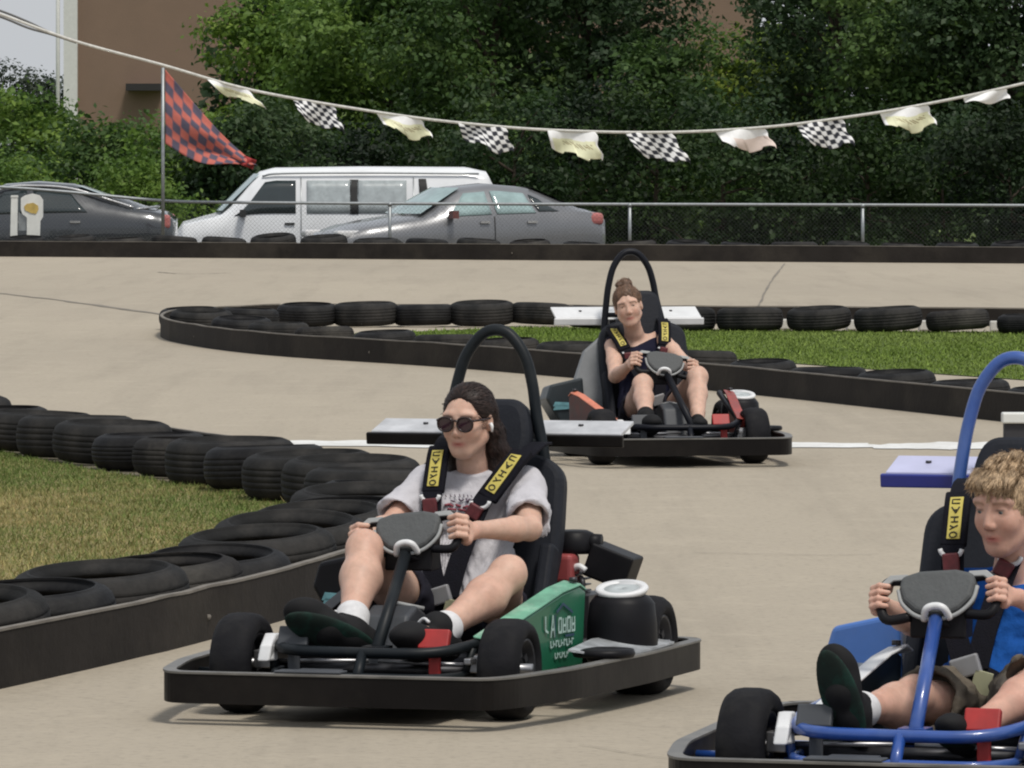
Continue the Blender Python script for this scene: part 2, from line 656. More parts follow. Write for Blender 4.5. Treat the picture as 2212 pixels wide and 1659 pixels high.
def grass(poly, n, h, colf, name, label, z=0.0, wid=0.004):
    xs = [p[0] for p in poly]; ys = [p[1] for p in poly]
    x = rng.uniform(min(xs), max(xs), n * 3); y = rng.uniform(min(ys), max(ys), n * 3)
    k = inside(poly, x, y)
    x, y = x[k][:n], y[k][:n]
    m = len(x)
    a = rng.uniform(0, 2 * math.pi, m)
    hh = h * rng.gamma(6, 1 / 6., m)
    tilt = rng.normal(0, .5, (m, 2)) * hh[:, None]
    w = wid * rng.uniform(.6, 1.6, m)
    p0 = np.stack([x - np.cos(a) * w, y - np.sin(a) * w, np.full(m, z)], -1)
    p1 = np.stack([x + np.cos(a) * w, y + np.sin(a) * w, np.full(m, z)], -1)
    p2 = np.stack([x + tilt[:, 0], y + tilt[:, 1], z + hh], -1)
    V = np.stack([p0, p1, p2], 1).reshape(-1, 3)
    F = np.arange(m * 3).reshape(m, 3)
    c = colf(x, y, m)
    cols = np.repeat(c, 3, 0)
    o = raw_mesh(name, V, F, M_blade, cols=cols, tris=True)
    tag(o, label, 'grass', kind='stuff')
    return o

def fbm(x, y, s, seed):
    r = np.random.default_rng(seed)
    v = np.zeros(len(x))
    for o in range(5):
        a, b, c, d = r.uniform(0, 6.28, 4)
        f = s * 1.9 ** o
        v += (np.sin(x * f * 1.1 + a + 2 * np.sin(y * f * .6 + b)) + np.sin(y * f * .5 + c + 2 * np.sin(x * f * .8 + d))) / 1.5 ** o
    return v / 3

# near island: rounded tip at the right, branches run back left and forward left
near_in = [gp(-160, 1372), gp(0, 1312), gp(230, 1240), gp(400, 1190), gp(520, 1148), gp(620, 1110), gp(670, 1088), gp(650, 1072),
           gp(560, 1064), gp(400, 1050), gp(200, 1018), gp(0, 978), gp(-200, 942)]
near_in = [Vector((p.x, p.y, 0)) for p in near_in]
sheet('bare_earth', [(p.x, p.y, 0.004) for p in [gp(-200, 1440), gp(0, 1395), gp(450, 1290), gp(720, 1190), gp(850, 1120), gp(880, 1060), gp(800, 1010), gp(600, 990), gp(300, 950), gp(0, 915), gp(-200, 890)]], M_dirt)
sheet('infield', [(p.x, p.y, 0.008) for p in near_in], M_soil)
def col_near(x, y, m):
    t = fbm(x, y, 1.3, 3) * .5 + (30 - y) / 9 + rng.normal(0, .30, m) + .12 - .18 * np.clip(x + 1.9, -1, 1)
    g = np.array([0.12, 0.17, 0.045]); d = np.array([0.36, 0.285, 0.13])
    t = np.clip(t, 0, 1)[:, None]
    c = g * (1 - t) + d * t
    return c * rng.uniform(.75, 1.2, m)[:, None]
grass(near_in, 100000, .017, col_near, 'grass', 'short patchy green and straw coloured grass inside the near tyre island', wid=.0035)

mid_in = [gp(700, 726), gp(1150, 708), gp(1500, 714), gp(2300, 720), gp(2600, 728), gp(2600, 880), gp(2212, 822), gp(1900, 800),
          gp(1560, 775), gp(1150, 752)]
mid_in = [Vector((p.x, p.y, 0)) for p in mid_in]
sheet('grass_island', [(p.x, p.y, 0.006) for p in mid_in], M_turf)
def col_mid(x, y, m):
    t = np.clip(.5 + fbm(x, y, .8, 9) * .5 + rng.normal(0, .2, m), 0, 1)[:, None]
    c = np.array([0.125, 0.19, 0.03]) * (1 - t) + np.array([0.17, 0.225, 0.055]) * t
    return c * rng.uniform(.7, 1.3, m)[:, None]
grass(mid_in, 90000, .018, col_mid, 'grass', 'bright green grass strip inside the middle tyre island', wid=.007)

# ------------------------------------------------------------------ rubber boards and tyres
M_belt = mat('rubber_belt', (0.024, 0.021, 0.019), 0.75, var=0.3, scale=2.5, bump=0.3, bscale=30, dirt=(0.11, 0.095, 0.075), dirt_amt=0.30, spec=0.12)
M_belt_edge = mat('scuffed_belt_edge', (0.16, 0.145, 0.125), 0.85, var=0.3, scale=6)
M_tyre = mat('old_tyre_rubber', (0.009, 0.009, 0.010), 0.62, var=0.35, scale=6, bump=0.25, bscale=45, dirt=(0.09, 0.087, 0.08), dirt_amt=0.30, spec=0.15)
M_tyre2 = mat('dusty_tyre_rubber', (0.016, 0.016, 0.016), 0.75, var=0.35, scale=5, bump=0.25, bscale=45, dirt=(0.11, 0.10, 0.09), dirt_amt=0.40, spec=0.15)

M_tyre3 = mat('sun_greyed_tyre_rubber', (0.022, 0.021, 0.021), 0.85, var=0.35, scale=4, bump=0.35, bscale=35, dirt=(0.15, 0.14, 0.12), dirt_amt=0.5, spec=0.12)

def board(name, pts, h, t, label, zb=0.0):
    """rubber strip following pts on the ground, with a scuffed top edge as its own part"""
    root = empty(name, (0, 0, 0), 0, label, 'barrier')
    p = crv([Vector((q[0], q[1], 0)) for q in pts], 7)
    r = random.Random(len(pts))
    mb_, me_ = MB(), MB()
    n = len(p)
    V, T = [], []
    for i, q in enumerate(p):
        tg_ = (p[min(i + 1, n - 1)] - p[max(i - 1, 0)]).normalized()
        s_ = Vector((-tg_.y, tg_.x, 0))
        j = r.uniform(-.004, .004)
        hh = h + r.uniform(-.0025, .0025)
        for a, z in ((-t / 2, zb), (t / 2, zb), (t / 2, hh + zb), (-t / 2, hh + zb)):
            V.append(q + s_ * (a + j) + Vector((0, 0, z)))
        for a, z in ((-t / 2 - .003, hh + zb + .002), (t / 2 + .003, hh + zb + .002), (t / 2 + .003, hh + zb + .010), (-t / 2 - .003, hh + zb + .010)):
            T.append(q + s_ * (a + j) + Vector((0, 0, z)))
    for L_, M_ in ((V, mb_), (T, me_)):
        fs = []
        for i in range(n - 1):
            for k in range(4):
                fs.append((i * 4 + k, i * 4 + (k + 1) % 4, i * 4 + 4 + (k + 1) % 4, i * 4 + 4 + k))
        fs += [(3, 2, 1, 0), tuple(range(4 * n - 4, 4 * n))]
        M_.add(L_, fs)
    mb_.build('belt', M_belt, root)
    me_.build('top_edge', M_belt_edge, root)
    for i in range(5, n - 1, 9):
        bo = MB()
        bo.tube([p[i] + Vector((0, 0, h * .45)) - Vector((.0, .03, 0)), p[i] + Vector((0, 0, h * .45)) + Vector((0, .03, 0))], .010, 8)
        bo.build('bolt', M_belt_edge, root)
    return root

def tyre_mesh(Ro, W, seed):
    """lying tyre, bottom at z=0: tread grooves, shoulders, side walls with rings and the bead"""
    r = random.Random(seed)
    Rb = Ro * r.uniform(.66, .71)
    h = W
    prof = []
    sh = .046
    n = 4
    lo, hi = sh, h - sh
    prof.append((Rb, h * .20)); prof.append((Rb + .012, h * .12)); prof.append((Rb + .03, h * .05))
    prof.append((Ro - .070, .0)); prof.append((Ro - .048, .004)); prof.append((Ro - .026, .014)); prof.append((Ro - .011, .028)); prof.append((Ro - .004, lo))
    for i in range(n):
        z0 = lo + (hi - lo) * (i + .42) / n
        z1 = lo + (hi - lo) * (i + .58) / n
        bul = Ro + .004 - .006 * abs(i - 1.5) ** 2 / 4
        prof += [(bul, z0), (bul - .0026, z0 + .002), (bul - .0026, z1 - .002), (bul, z1)]
    prof.append((Ro - .004, hi)); prof.append((Ro - .011, h - .028)); prof.append((Ro - .026, h - .014)); prof.append((Ro - .048, h - .004))
    prof += [(Ro - .052, h - .006), (Ro - .058, h), (Ro - .068, h)]
    prof.append((Rb + .03, h - h * .05)); prof.append((Rb + .024, h * .93)); prof.append((Rb + .012, h - h * .12)); prof.append((Rb, h - h * .20))
    prof += [(Rb + .004, h * .75), (Ro - .05, h * .72), (Ro - .025, h * .5), (Ro - .05, h * .28), (Rb + .004, h * .25)]
    m = MB()
    m.lathe(prof, seg=44)
    # squash a little, used tyres are never round
    a, b = r.uniform(.0, .03), r.uniform(0, 6.28)
    m.v = [(x * (1 + a * math.cos(b)), y * (1 - a * math.cos(b)), z) for x, y, z in m.v]
    return m

TY = []
for i in range(5):
    Ro, W = [.290, .300, .280, .310, .285][i], [.195, .20, .185, .21, .175][i]
    o = tyre_mesh(Ro, W, i).build('tyre', [M_tyre, M_tyre2, M_tyre3, M_tyre2, M_tyre][i])
    TY.append(o)
used_t = set()
def put_tyre(x, y, z, tx, ty, label, group, k=None, s=1.0):
    k = random.randrange(5) if k is None else k
    if k not in used_t:
        o = TY[k]
        used_t.add(k)
    else:
        o = TY[k].copy()
        COL.objects.link(o)
    lift = (abs(math.sin(ty)) + abs(math.sin(tx))) * .29 * s
    o.location = (x, y, z + lift)
    o.rotation_euler = (tx, ty, random.uniform(0, 6.28) if abs(tx) + abs(ty) < .02 else 0)
    o.scale = (s, s, s)
    tag(o, label, 'tyre', group)
    return o

ORD = ['first', 'second', 'third', 'fourth', 'fifth', 'sixth', 'seventh', 'eighth', 'ninth', 'tenth', 'eleventh', 'twelfth', 'thirteenth',
       'fourteenth', 'fifteenth', 'sixteenth', 'seventeenth', 'eighteenth', 'nineteenth', 'twentieth', 'twenty-first', 'twenty-second',
       'twenty-third', 'twenty-fourth', 'twenty-fifth', 'twenty-sixth', 'twenty-seventh', 'twenty-eighth', 'twenty-ninth', 'thirtieth']

# near island
board_pts = [(-2.6, 15.6), (-1.498, 19.3), (-.976, 21.2), (-.62, 22.9), (-.32, 25.2), (-.19, 27.2), (-.34, 28.8), (-.68, 29.95),
             (-1.07, 31.3), (-1.9, 33.7), (-2.78, 35.9), (-4.2, 38.6)]
board('rubber_barrier', board_pts, .165, .02, 'black rubber belt barrier curving round the near tyre island on the left')
bc = crv([Vector((q[0], q[1], 0)) for q in board_pts], 24)
acc, nxt, spots = 0.0, 2.95, []
for a, b in zip(bc[:-1], bc[1:]):
    acc += (b - a).length
    if acc >= nxt:
        t = (b - a).normalized()
        tight = 1 if 25.0 < b.y < 30.6 and b.x > -.8 else 0
        spots.append((b + Vector((-t.y, t.x, 0)) * .335, tight, b))
        nxt += .70 if not tight else .74
i1 = i2 = i3 = 0
for i, (p, tight, b) in enumerate(spots):
    if b.x > -.75 and b.y > 24.8:
        lab = '%s flat black tyre going away, where the near island curves to its tip' % ORD[i1]; i1 += 1
        tx, ty = random.uniform(-.05, .09), random.uniform(-.04, .05)
    elif b.y < 26:
        lab = '%s flat black tyre going away along the near side of the near island' % ORD[i2]; i2 += 1
        tx, ty = .10 + random.uniform(-.03, .04), -.04 + random.uniform(-.03, .03)
    else:
        lab = '%s flat black tyre from the tip along the far side of the near tyre island' % ORD[i3]; i3 += 1
        tx, ty = random.uniform(-.04, .04), random.uniform(-.05, .05)
    put_tyre(p.x, p.y, 0, tx, ty, lab, 'tyres round the near island', k=[1, 3, 1, 0, 3, 2, 4][i % 7], s=.94 if b.y < 26 else 1.0)

# middle island
board2 = [(-2.1, 59.6), (-2.80, 58.0), (-2.97, 56.2), (-2.72, 53.6), (-1.85, 50.3), (-.37, 47.3), (1.30, 43.0), (2.72, 38.5), (4.4, 33.2)]
board('rubber_barrier', board2, .165, .02, 'black rubber belt barrier along the near side of the middle tyre island')
back = []
n2 = 14
for i in range(n2):
    back.append((i, gp(412 + i * 126 if i < 8 else 1470 + (i - 8) * 150, 706 + (1.2 * i if i > 6 else 0) - (0 if i > 1 else -6))))
for i, p in back:
    put_tyre(p.x, p.y, 0, random.uniform(-.07, .07), random.uniform(-.07, .07),
             '%s flat black tyre from the left along the far side of the middle tyre island' % ORD[i], 'tyres round the middle island', s=random.uniform(.90, .98))
fr = [(-2.75, 55.6), (-2.35, 54.2), (-2.0, 52.9), (-1.6, 51.9), (-1.1, 50.7), (-.62, 49.6), (-.15, 48.6), (.3, 47.3), (.75, 46.1), (1.15, 44.9), (1.55, 43.7), (1.93, 42.5),
      (2.3, 41.3), (2.68, 40.1), (3.05, 38.9), (3.42, 37.7), (3.8, 36.5)]
for i, (x, y) in enumerate(fr):
    put_tyre(x + .12, y + .25, 0.0, random.uniform(-.05, .09), random.uniform(-.05, .05),
             '%s flat black tyre from the left behind the near belt of the middle island' % ORD[i], 'tyres round the middle island', s=random.uniform(.80, .90))
board('rubber_barrier', [(-2.0, 60.0), (0, 59.7), (2, 59.2), (5, 58.3), (8, 57.5)], .155, .02, 'black rubber belt barrier along the far side of the middle tyre island')
# pale blocks standing between the tyres of the far side
M_block = mat('white_block', (0.55, 0.54, 0.50), 0.85, var=0.2, scale=14, dirt=(0.2, 0.18, 0.14), dirt_amt=.5)
for i, (x, w) in enumerate(((1524, .16), (1693, .19), (1845, .12), (2006, .15), (2156, .11))):
    p = gp(x, 712 + i * 1.4)
    o = MB().box((0, 0, .045), (w, .10, .09)).build('concrete_block', M_block)
    o.location = (p.x, p.y + .2, 0.002)
    o.rotation_euler = (0, 0, random.uniform(-.2, .2))
    bev(o, .012)
    tag(o, 'small pale block, %s from the left, between tyres of the middle island' % ORD[i], 'block', 'pale blocks between the tyres')

# far wall: belt, then a ragged row of tyres behind it
board('rubber_barrier', [(-14, 98.6), (-7.4, 96.0), (0, 93.0), (7, 90.2), (14, 87.6)], .22, .025, 'long dark rubber belt barrier at the far edge of the track')
for i in range(26):
    x = -9.3 + i * .735
    y = 93.0 - x * .405 + .42
    put_tyre(x, y, .045, random.uniform(-.05, .12), random.uniform(-.08, .08),
             '%s flat black tyre from the left behind the far rubber belt barrier' % ORD[i], 'tyres behind the far barrier', s=random.uniform(1.0, 1.12))

# ------------------------------------------------------------------ fence, posts, flags
M_galv = mat('galvanised_steel', (0.30, 0.32, 0.33), 0.45, 0.7, var=0.15, scale=20)
M_wire = mat('dull_wire', (0.10, 0.105, 0.10), 0.6, 0.5)
fence = empty('chain_link_fence', pt(1000, 440, 97.5) * 1.0, 0, 'low grey chain link fence with a pipe rail in front of the parked cars', 'fence')
FO = fence.location.copy()
rail = [(-260, 392, 97.6), (0, 404, 97.6), (150, 415, 97.6), (330, 432, 97.6), (480, 437, 97.5), (1000, 440.5, 97.3), (1600, 442, 97), (2212, 444, 96.6), (2500, 445, 96.5)]
rp = [pt(*q) - FO for q in rail]
mb = MB()
mb.tube(crv(rp, 4), .024, 10)
mb.build('top_rail', M_galv, fence)
def rail_z(x):
    for a, b in zip(rp[:-1], rp[1:]):
        if a.x <= x <= b.x:
            t = (x - a.x) / (b.x - a.x)
            return a.lerp(b, t)
    return rp[0] if x < rp[0].x else rp[-1]
for xv in (-170, 842, 1360, 1860, 2390, 350):
    p = pt(xv, 440, 97.3) - FO
    q = rail_z(p.x)
    m = MB()
    m.tube([(p.x, q.y, -FO.z - .06), (p.x, q.y, q.z - .012)], .026, 10)
    m.lathe([(.001, 0), (.034, 0), (.034, .045), (.001, .05)], (p.x, q.y, q.z - .035), seg=12)
    m.build('post', M_galv, fence)
wv, wf = [], []
x0, x1 = rp[0].x, rp[-1].x
st = .062
zb_ = -FO.z - .03
def wire(a, b, r=.0012):
    n = len(wv)
    d = (b - a).normalized()
    u = d.cross(Vector((0, 1, 0))).normalized() * r
    w = Vector((0, 1, 0)) * r
    for p in (a, b):
        wv.extend([p + u + w, p - u + w, p - w])
    for k in range(3):
        wf.append((n + k, n + (k + 1) % 3, n + 3 + (k + 1) % 3, n + 3 + k))
k = int((x1 - x0) / st)
for i in range(-12, k):
    for s_ in (1, -1):
        xa = x0 + i * st
        qa = rail_z(max(x0, min(x1, xa)))
        H_ = qa.z - zb_
        xb = xa + s_ * H_
        xa2, za, xb2, zb2 = xa, zb_, xb, qa.z
        if xa2 < x0 or xa2 > x1 or xb2 < x0 or xb2 > x1:
            continue
        wire(Vector((xa2, qa.y + .03 + .002 * s_, za)), Vector((xb2, rail_z(xb2).y + .03 + .002 * s_, rail_z(xb2).z)))
raw_mesh('wire_mesh', [tuple(v) for v in wv], wf, M_wire, fence)

# checkered flag on a tall thin pole
M_flagr = mat('flag_cloth', (0, 0, 0), 0.85, var=0.12, scale=8, attr='col', spec=0.15)
D_F = 97.1
fp = pt(352, 440, D_F)
fpole = empty('flag_pole', (fp.x, fp.y, -.05), 0, 'tall thin grey pole with a red and black checkered flag drooping beside the fence', 'flag')
top = pt(352, 146, D_F)
MB().tube([(0, 0, 0), (0, 0, top.z + .05)], .026, 10).build('pole', M_galv, fpole)
NX, NY = 48, 30
A0, A1 = pt(357, 150, D_F), pt(357, 312, D_F)
B0, B1 = pt(556, 358, D_F), pt(508, 352, D_F)
V, Cc = [], []
for i in range(NX + 1):
    t = i / NX
    for j in range(NY + 1):
        s_ = j / NY
        a = A0.lerp(B0, t) + Vector((0, 0, -.22 * math.sin(math.pi * t) * .35))
        b = A1.lerp(B1, t) + Vector((0, 0, -.12 * math.sin(math.pi * t)))
        p = a.lerp(b, s_)
        p.y += .07 * math.sin(t * 9 + s_ * 5) * t + .05 * math.sin(s_ * 9 + t * 3) * (.3 + t)
        p.z += .012 * math.sin(s_ * 14 + t * 6)
        V.append(p - fpole.location)
        k = (int(t * 9.99) + int(s_ * 6.99)) % 2
        if False: pass
        Cc.append((0.50, 0.15, 0.12) if k == 0 else (0.105, 0.095, 0.135))
F = [(i * (NY + 1) + j, (i + 1) * (NY + 1) + j, (i + 1) * (NY + 1) + j + 1, i * (NY + 1) + j + 1) for i in range(NX) for j in range(NY)]
o = raw_mesh('flag', V, F, M_flagr, fpole, cols=np.array(Cc), smooth=True)
sl = o.modifiers.new('t', 'SOLIDIFY'); sl.thickness = .004
V = []
for i in range(9):
    t = i / 8
    for j in range(5):
        s_ = j / 4
        p = pt(528 + 26 * t - 8 * s_, 336 + 10 * t + 20 * s_, D_F - .05)
        p.y += .05 * math.sin(t * 7 + s_ * 3)
        V.append(p - fpole.location)
F = [(i * 5 + j, (i + 1) * 5 + j, (i + 1) * 5 + j + 1, i * 5 + j + 1) for i in range(8) for j in range(4)]
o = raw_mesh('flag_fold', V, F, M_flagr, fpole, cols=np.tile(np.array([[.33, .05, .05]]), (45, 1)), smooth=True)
sl = o.modifiers.new('t', 'SOLIDIFY'); sl.thickness = .004

# bunting
D_B = 60.0
M_rope = mat('white_rope', (0.58, 0.57, 0.53), 0.8, var=0.2, scale=30)
M_rope2 = mat('grey_cable', (0.12, 0.12, 0.12), 0.7)
bp_ = [(-330, -110), (-120, -10), (0, 30), (160, 88), (350, 140), (550, 196), (820, 243), (1000, 266), (1190, 281), (1430, 286), (1650, 275), (1830, 253), (2000, 225), (2212, 180), (2500, 108)]
bl = crv([pt(x, y, D_B) for x, y in bp_], 8)
m = MB(); m.tube(bl, .013, 8)
rope = m.build('bunting_rope', M_rope)
tag(rope, 'thin white rope sagging across the picture with little flags hanging from it', 'rope')
for k, (w0, w1) in enumerate(((8, 5), (-5, -4))):
    q = [pt(x, y + (w0 if x < 100 else w1 * .4) * (1 if x < 170 else 0.2), D_B + .05 + .05 * k) for x, y in ((-330, -110), (-120, -12), (0, 28), (60, 52), (110, 72), (165, 90))]
    m = MB(); m.tube(crv(q, 6), .012, 6)
    o = m.build('cable', M_rope2)
    tag(o, ['grey cable running just below the bunting rope at the upper left', 'grey cable running just above the bunting rope at the upper left'][k], 'cable')

def rope_at(xv):
    X = (xv * KV - 512) / FOC * D_B
    for a, b in zip(bl[:-1], bl[1:]):
        if a.x <= X <= b.x:
            return a.lerp(b, (X - a.x) / (b.x - a.x))
WHITE, BLACK, YEL, PINK = (.88, .88, .88), (.045, .048, .06), (.80, .80, .56), (.76, .64, .58)
FLAGS = [(445, 548, 'y', 30, 44, 'pale yellow scalloped bunting flag, leftmost of all'),
         (632, 728, 'c', 44, 26, 'black and white checkered bunting flag, second from the left on the rope'),
         (812, 917, 'y', 36, 30, 'pale yellow bunting flag with a torn point, third from the left on the rope'),
         (990, 1098, 'c', 42, 20, 'black and white checkered bunting flag, fourth from the left on the rope'),
         (1182, 1292, 'y', 46, 18, 'yellow bunting flag with faint lettering at the lowest part of the rope'),
         (1350, 1465, 'c', 50, 46, 'black and white checkered bunting flag swept sideways, sixth from the left on the rope'),
         (1545, 1660, 'p', 36, 28, 'white bunting flag with a faint pinkish print, seventh from the left on the rope'),
         (1720, 1828, 'c', 46, 30, 'checkered bunting flag with a long point, eighth from the left on the rope'),
         (1900, 2010, 'y', 38, 22, 'pale yellow bunting flag, second from the right on the rope'),
         (2080, 2176, 'w', 20, 10, 'folded white bunting flag, rightmost on the rope')]
for (xa, xb, kind, hh, sweep, lab) in FLAGS:
    hh *= 1.35
    a, b = rope_at(xa), rope_at(xb - sweep * .35)
    NX, NY = 36, 24
    org = a.copy()
    pxm = D_B / FOC * KV                               # metres per view pixel
    V, Cc = [], []
    r = random.Random(xa)
    ph = r.uniform(0, 6)
    for i in range(NX + 1):
        t = i / NX
        # scalloped lower edge, longer to one side
        L_ = hh * (.55 + .45 * math.sin(min(1, t * 1.15) * math.pi * .62)) * (1 - .10 * ((i * 4 // NX) % 2))
        if kind == 'w':
            L_ = hh * (.5 + .5 * t)
        for j in range(NY + 1):
            s_ = j / NY
            p = a.lerp(b, t)
            sc = .05 * hh * math.sin(s_ * math.pi * 3.2) * (1 if t > .9 else 0)
            p = p + Vector(((sweep * s_ * (.55 + .45 * t) + sc) * pxm, .05 * math.sin(t * 7 + ph + s_ * 3) * (s_ + .2), -L_ * s_ * pxm - .004))
            p.z += .02 * math.sin(t * 8 + ph) * s_
            V.append(p - org)
            if kind == 'c':
                c = BLACK if (int(t * 8.99) + int(s_ * 5.99)) % 2 else WHITE
            elif kind == 'y':
                c = WHITE if (s_ < .34 or t < .08 or t > .95) else YEL
                if .46 < s_ < .66 and .25 < t < .85 and (i * 7 + j * 3) % 5 < 2:
                    c = (.25, .18, .08)
            elif kind == 'p':
                c = WHITE if (s_ < .45 or t < .3) else PINK
            else:
                c = WHITE
            Cc.append(c)
    F = [(i * (NY + 1) + j, (i + 1) * (NY + 1) + j, (i + 1) * (NY + 1) + j + 1, i * (NY + 1) + j + 1) for i in range(NX) for j in range(NY)]
    o = raw_mesh('bunting_flag', V, F, M_flagr, None, cols=np.array(Cc), smooth=True)
    o.location = org
    sl = o.modifiers.new('t', 'SOLIDIFY'); sl.thickness = .002
    tag(o, lab, 'flag', 'flags on the bunting rope')

# white sign boards standing in front of the far left car
M_white = mat('white_sign', (0.66, 0.67, 0.64), 0.6, var=0.1, scale=5, dirt=(0.3, 0.3, 0.26), dirt_amt=.3)
M_yel = mat('faded_yellow', (0.50, 0.36, 0.10), 0.7, var=0.25, scale=9)
D_S = 96.9
def flat(pts, d, th, name, m, parent, org):
    P = [pt(x, y, d) - org for x, y in pts]
    return MB().prism(P, (0, th, 0)).build(name, m, parent)
o_ = pt(31, 512, D_S); o_.z = -.03
s1 = empty('white_post', o_, 0, 'white square post at the far left in front of the dark car', 'post')
flat([(22, 516), (24, 426), (38, 426), (37, 516)], D_S, .08, 'post', M_white, s1, o_)
flat([(22.5, 425.8), (24, 422), (38, 422), (39, 425.8)], D_S - .01, .10, 'cap', M_white, s1, o_)
o_ = pt(68, 512, D_S); o_.z = -.03
s2 = empty('cutout_sign', o_, 0, 'white cut out sign with a yellow patch in front of the dark car', 'sign')
flat([(58, 516), (58, 470), (48, 462), (45, 452), (45, 428), (54, 422), (70, 418), (86, 422), (93, 432), (93, 468), (87, 478), (86, 516)], D_S, .03, 'sign_board', M_white, s2, o_)
flat([(52, 446), (58, 440), (72, 438), (82, 444), (83, 452), (78, 462), (66, 460), (54, 454)], D_S - .012, .008, 'yellow_patch', M_yel, s2, o_)
flat([(40, 498), (40, 458), (57, 470), (57, 498)], D_S + .04, .02, 'grey_panel', M_galv, s2, o_)

# low white marker at the right edge behind the blue kart
M_dkboard = mat('dark_marker_base', (0.03, 0.03, 0.035), 0.7)
o_ = gp(2290, 985)
mk = empty('kerb_marker', o_, 0, 'low white topped marker board at the right edge behind the blue kart', 'marker')
zz = pt(2200, 891, o_.y).z
z2 = pt(2200, 914, o_.y).z
x_l = pt(2164, 891, o_.y).x - o_.x
bev(MB().box((x_l + .6, 0, (zz + z2) / 2), (1.2, .12, zz - z2)).build('white_band', M_white, mk), .008)
bev(MB().box((x_l + .605, .005, z2 / 2), (1.19, .09, z2 - .004)).build('dark_base', M_dkboard, mk), .004)

# ------------------------------------------------------------------ building behind the trees
M_stucco = mat('brown_stucco', (0.205, 0.138, 0.100), 0.9, var=0.06, scale=1.2, bump=0.3, bscale=25, dirt=(0.17, 0.12, 0.085), dirt_amt=.35)
M_trim = mat('white_trim', (0.62, 0.62, 0.60), 0.7, var=0.06)
M_dkwin = mat('dark_opening', (0.02, 0.018, 0.018), 0.5)
DB = 165.0
bo_ = pt(162, 180, DB); bo_.z = -.62
bd = empty('brown_building', bo_, 0, 'tall brown stucco building with white corner trim behind the trees', 'building')
X0 = 0.0; X1 = pt(1640, 180, DB).x - bo_.x
MB().box(((X0 + X1) / 2, 6, 4.5), (X1 - X0, 12, 9)).build('wall', M_stucco, bd)
m = MB(); m.box((-.10, -.06, 4.6), (.34, .34, 9.2)); m.build('corner_trim', M_trim, bd)
m = MB(); m.box((X1 / 2, 6, 9.12), (X1 + .5, 12.5, .2)); m.build('roof', M_trim, bd)
m = MB(); m.tube([(-.42, -.1, -.0), (-.42, -.1, 9.0)], .05, 8); m.build('downpipe', M_trim, bd)
p0, p1 = pt(275, 181, DB), pt(352, 196, DB)
m = MB(); m.box(((p0.x + p1.x) / 2 - bo_.x, -.35, (p0.z + p1.z) / 2 + .62), (p1.x - p0.x, .7, p0.z - p1.z)); m.build('canopy', M_dkwin, bd)

# ------------------------------------------------------------------ trees
def leaf_mat(name):
    m = bpy.data.materials.new(name)
    m.use_nodes = True
    nt = m.node_tree
    b = nt.nodes['Principled BSDF']
    at = nt.nodes.new('ShaderNodeAttribute'); at.attribute_name = 'col'
    nt.links.new(at.outputs['Color'], b.inputs['Base Color'])
    b.inputs['Roughness'].default_value = 0.55
    b.inputs['Specular IOR Level'].default_value = 0.3
    tr = nt.nodes.new('ShaderNodeBsdfTranslucent')
    nt.links.new(at.outputs['Color'], tr.inputs['Color'])
    mx = nt.nodes.new('ShaderNodeMixShader')
    mx.inputs[0].default_value = 0.38
    nt.links.new(b.outputs[0], mx.inputs[1])
    nt.links.new(tr.outputs[0], mx.inputs[2])
    nt.links.new(mx.outputs[0], nt.nodes['Material Output'].inputs[0])
    return m
M_leaf = leaf_mat('leaves')
M_bark = mat('bark', (0.07, 0.052, 0.038), 0.95, var=0.35, scale=7, bump=0.6, bscale=20)

def crown_mesh(blobs, dens, size, base, seed, dark=None):
    """many small folded leaves gathered in twig clumps spread over the blobs"""
    r = np.random.default_rng(seed)
    V, F, Cs = [], [], []
    off = 0
    for (c, rad) in blobs:
        bt = r.uniform(.72, 1.38)
        c, rad = np.array(c), np.array(rad)
        nc = max(8, int(dens * rad[0] * rad[2] * 4))
        d = r.normal(size=(nc, 3)); d /= np.linalg.norm(d, axis=1)[:, None]
        rr = r.uniform(.35, 1.08, nc) ** .5
        cen = c + d * rad * rr[:, None]
        # twig clumps
        nl = 26
        cl = np.repeat(cen, nl, 0)
        n = len(cl)
        csz = np.repeat(r.uniform(.10, .26, nc), nl)
        p = cl + r.normal(size=(n, 3)) * csz[:, None] * np.array([1, 1, .6])
        nrm = np.repeat(d, nl, 0) * .6 + r.normal(size=(n, 3)) * .55 + np.array([0, 0, .55])
        nrm /= np.linalg.norm(nrm, axis=1)[:, None]
        a = r.normal(size=(n, 3)); a -= (a * nrm).sum(1)[:, None] * nrm
        a /= np.linalg.norm(a, axis=1)[:, None]
        b = np.cross(nrm, a)
        s = size * .74 * r.uniform(.6, 1.5, n)
        a *= s[:, None]; b *= (s * .62)[:, None]
        q = np.stack([p - a, p - b + nrm * s[:, None] * .18, p + a, p + b + nrm * s[:, None] * .18], 1)
        V.append(q.reshape(-1, 3))
        F.append(np.arange(n * 4).reshape(n, 4) + off)
        off += n * 4
        hue = (bt - 1) + np.repeat(r.normal(0, .14, nc), nl) + r.normal(0, .08, n)
        col = np.array(base)[None, :] * np.clip(1 + hue, .45, 1.9)[:, None]
        col[:, 0] *= np.clip(1 + hue * .35, .7, 1.35)
        Cs.append(np.repeat(col, 4, 0))
    return np.concatenate(V), np.concatenate(F), np.concatenate(Cs)

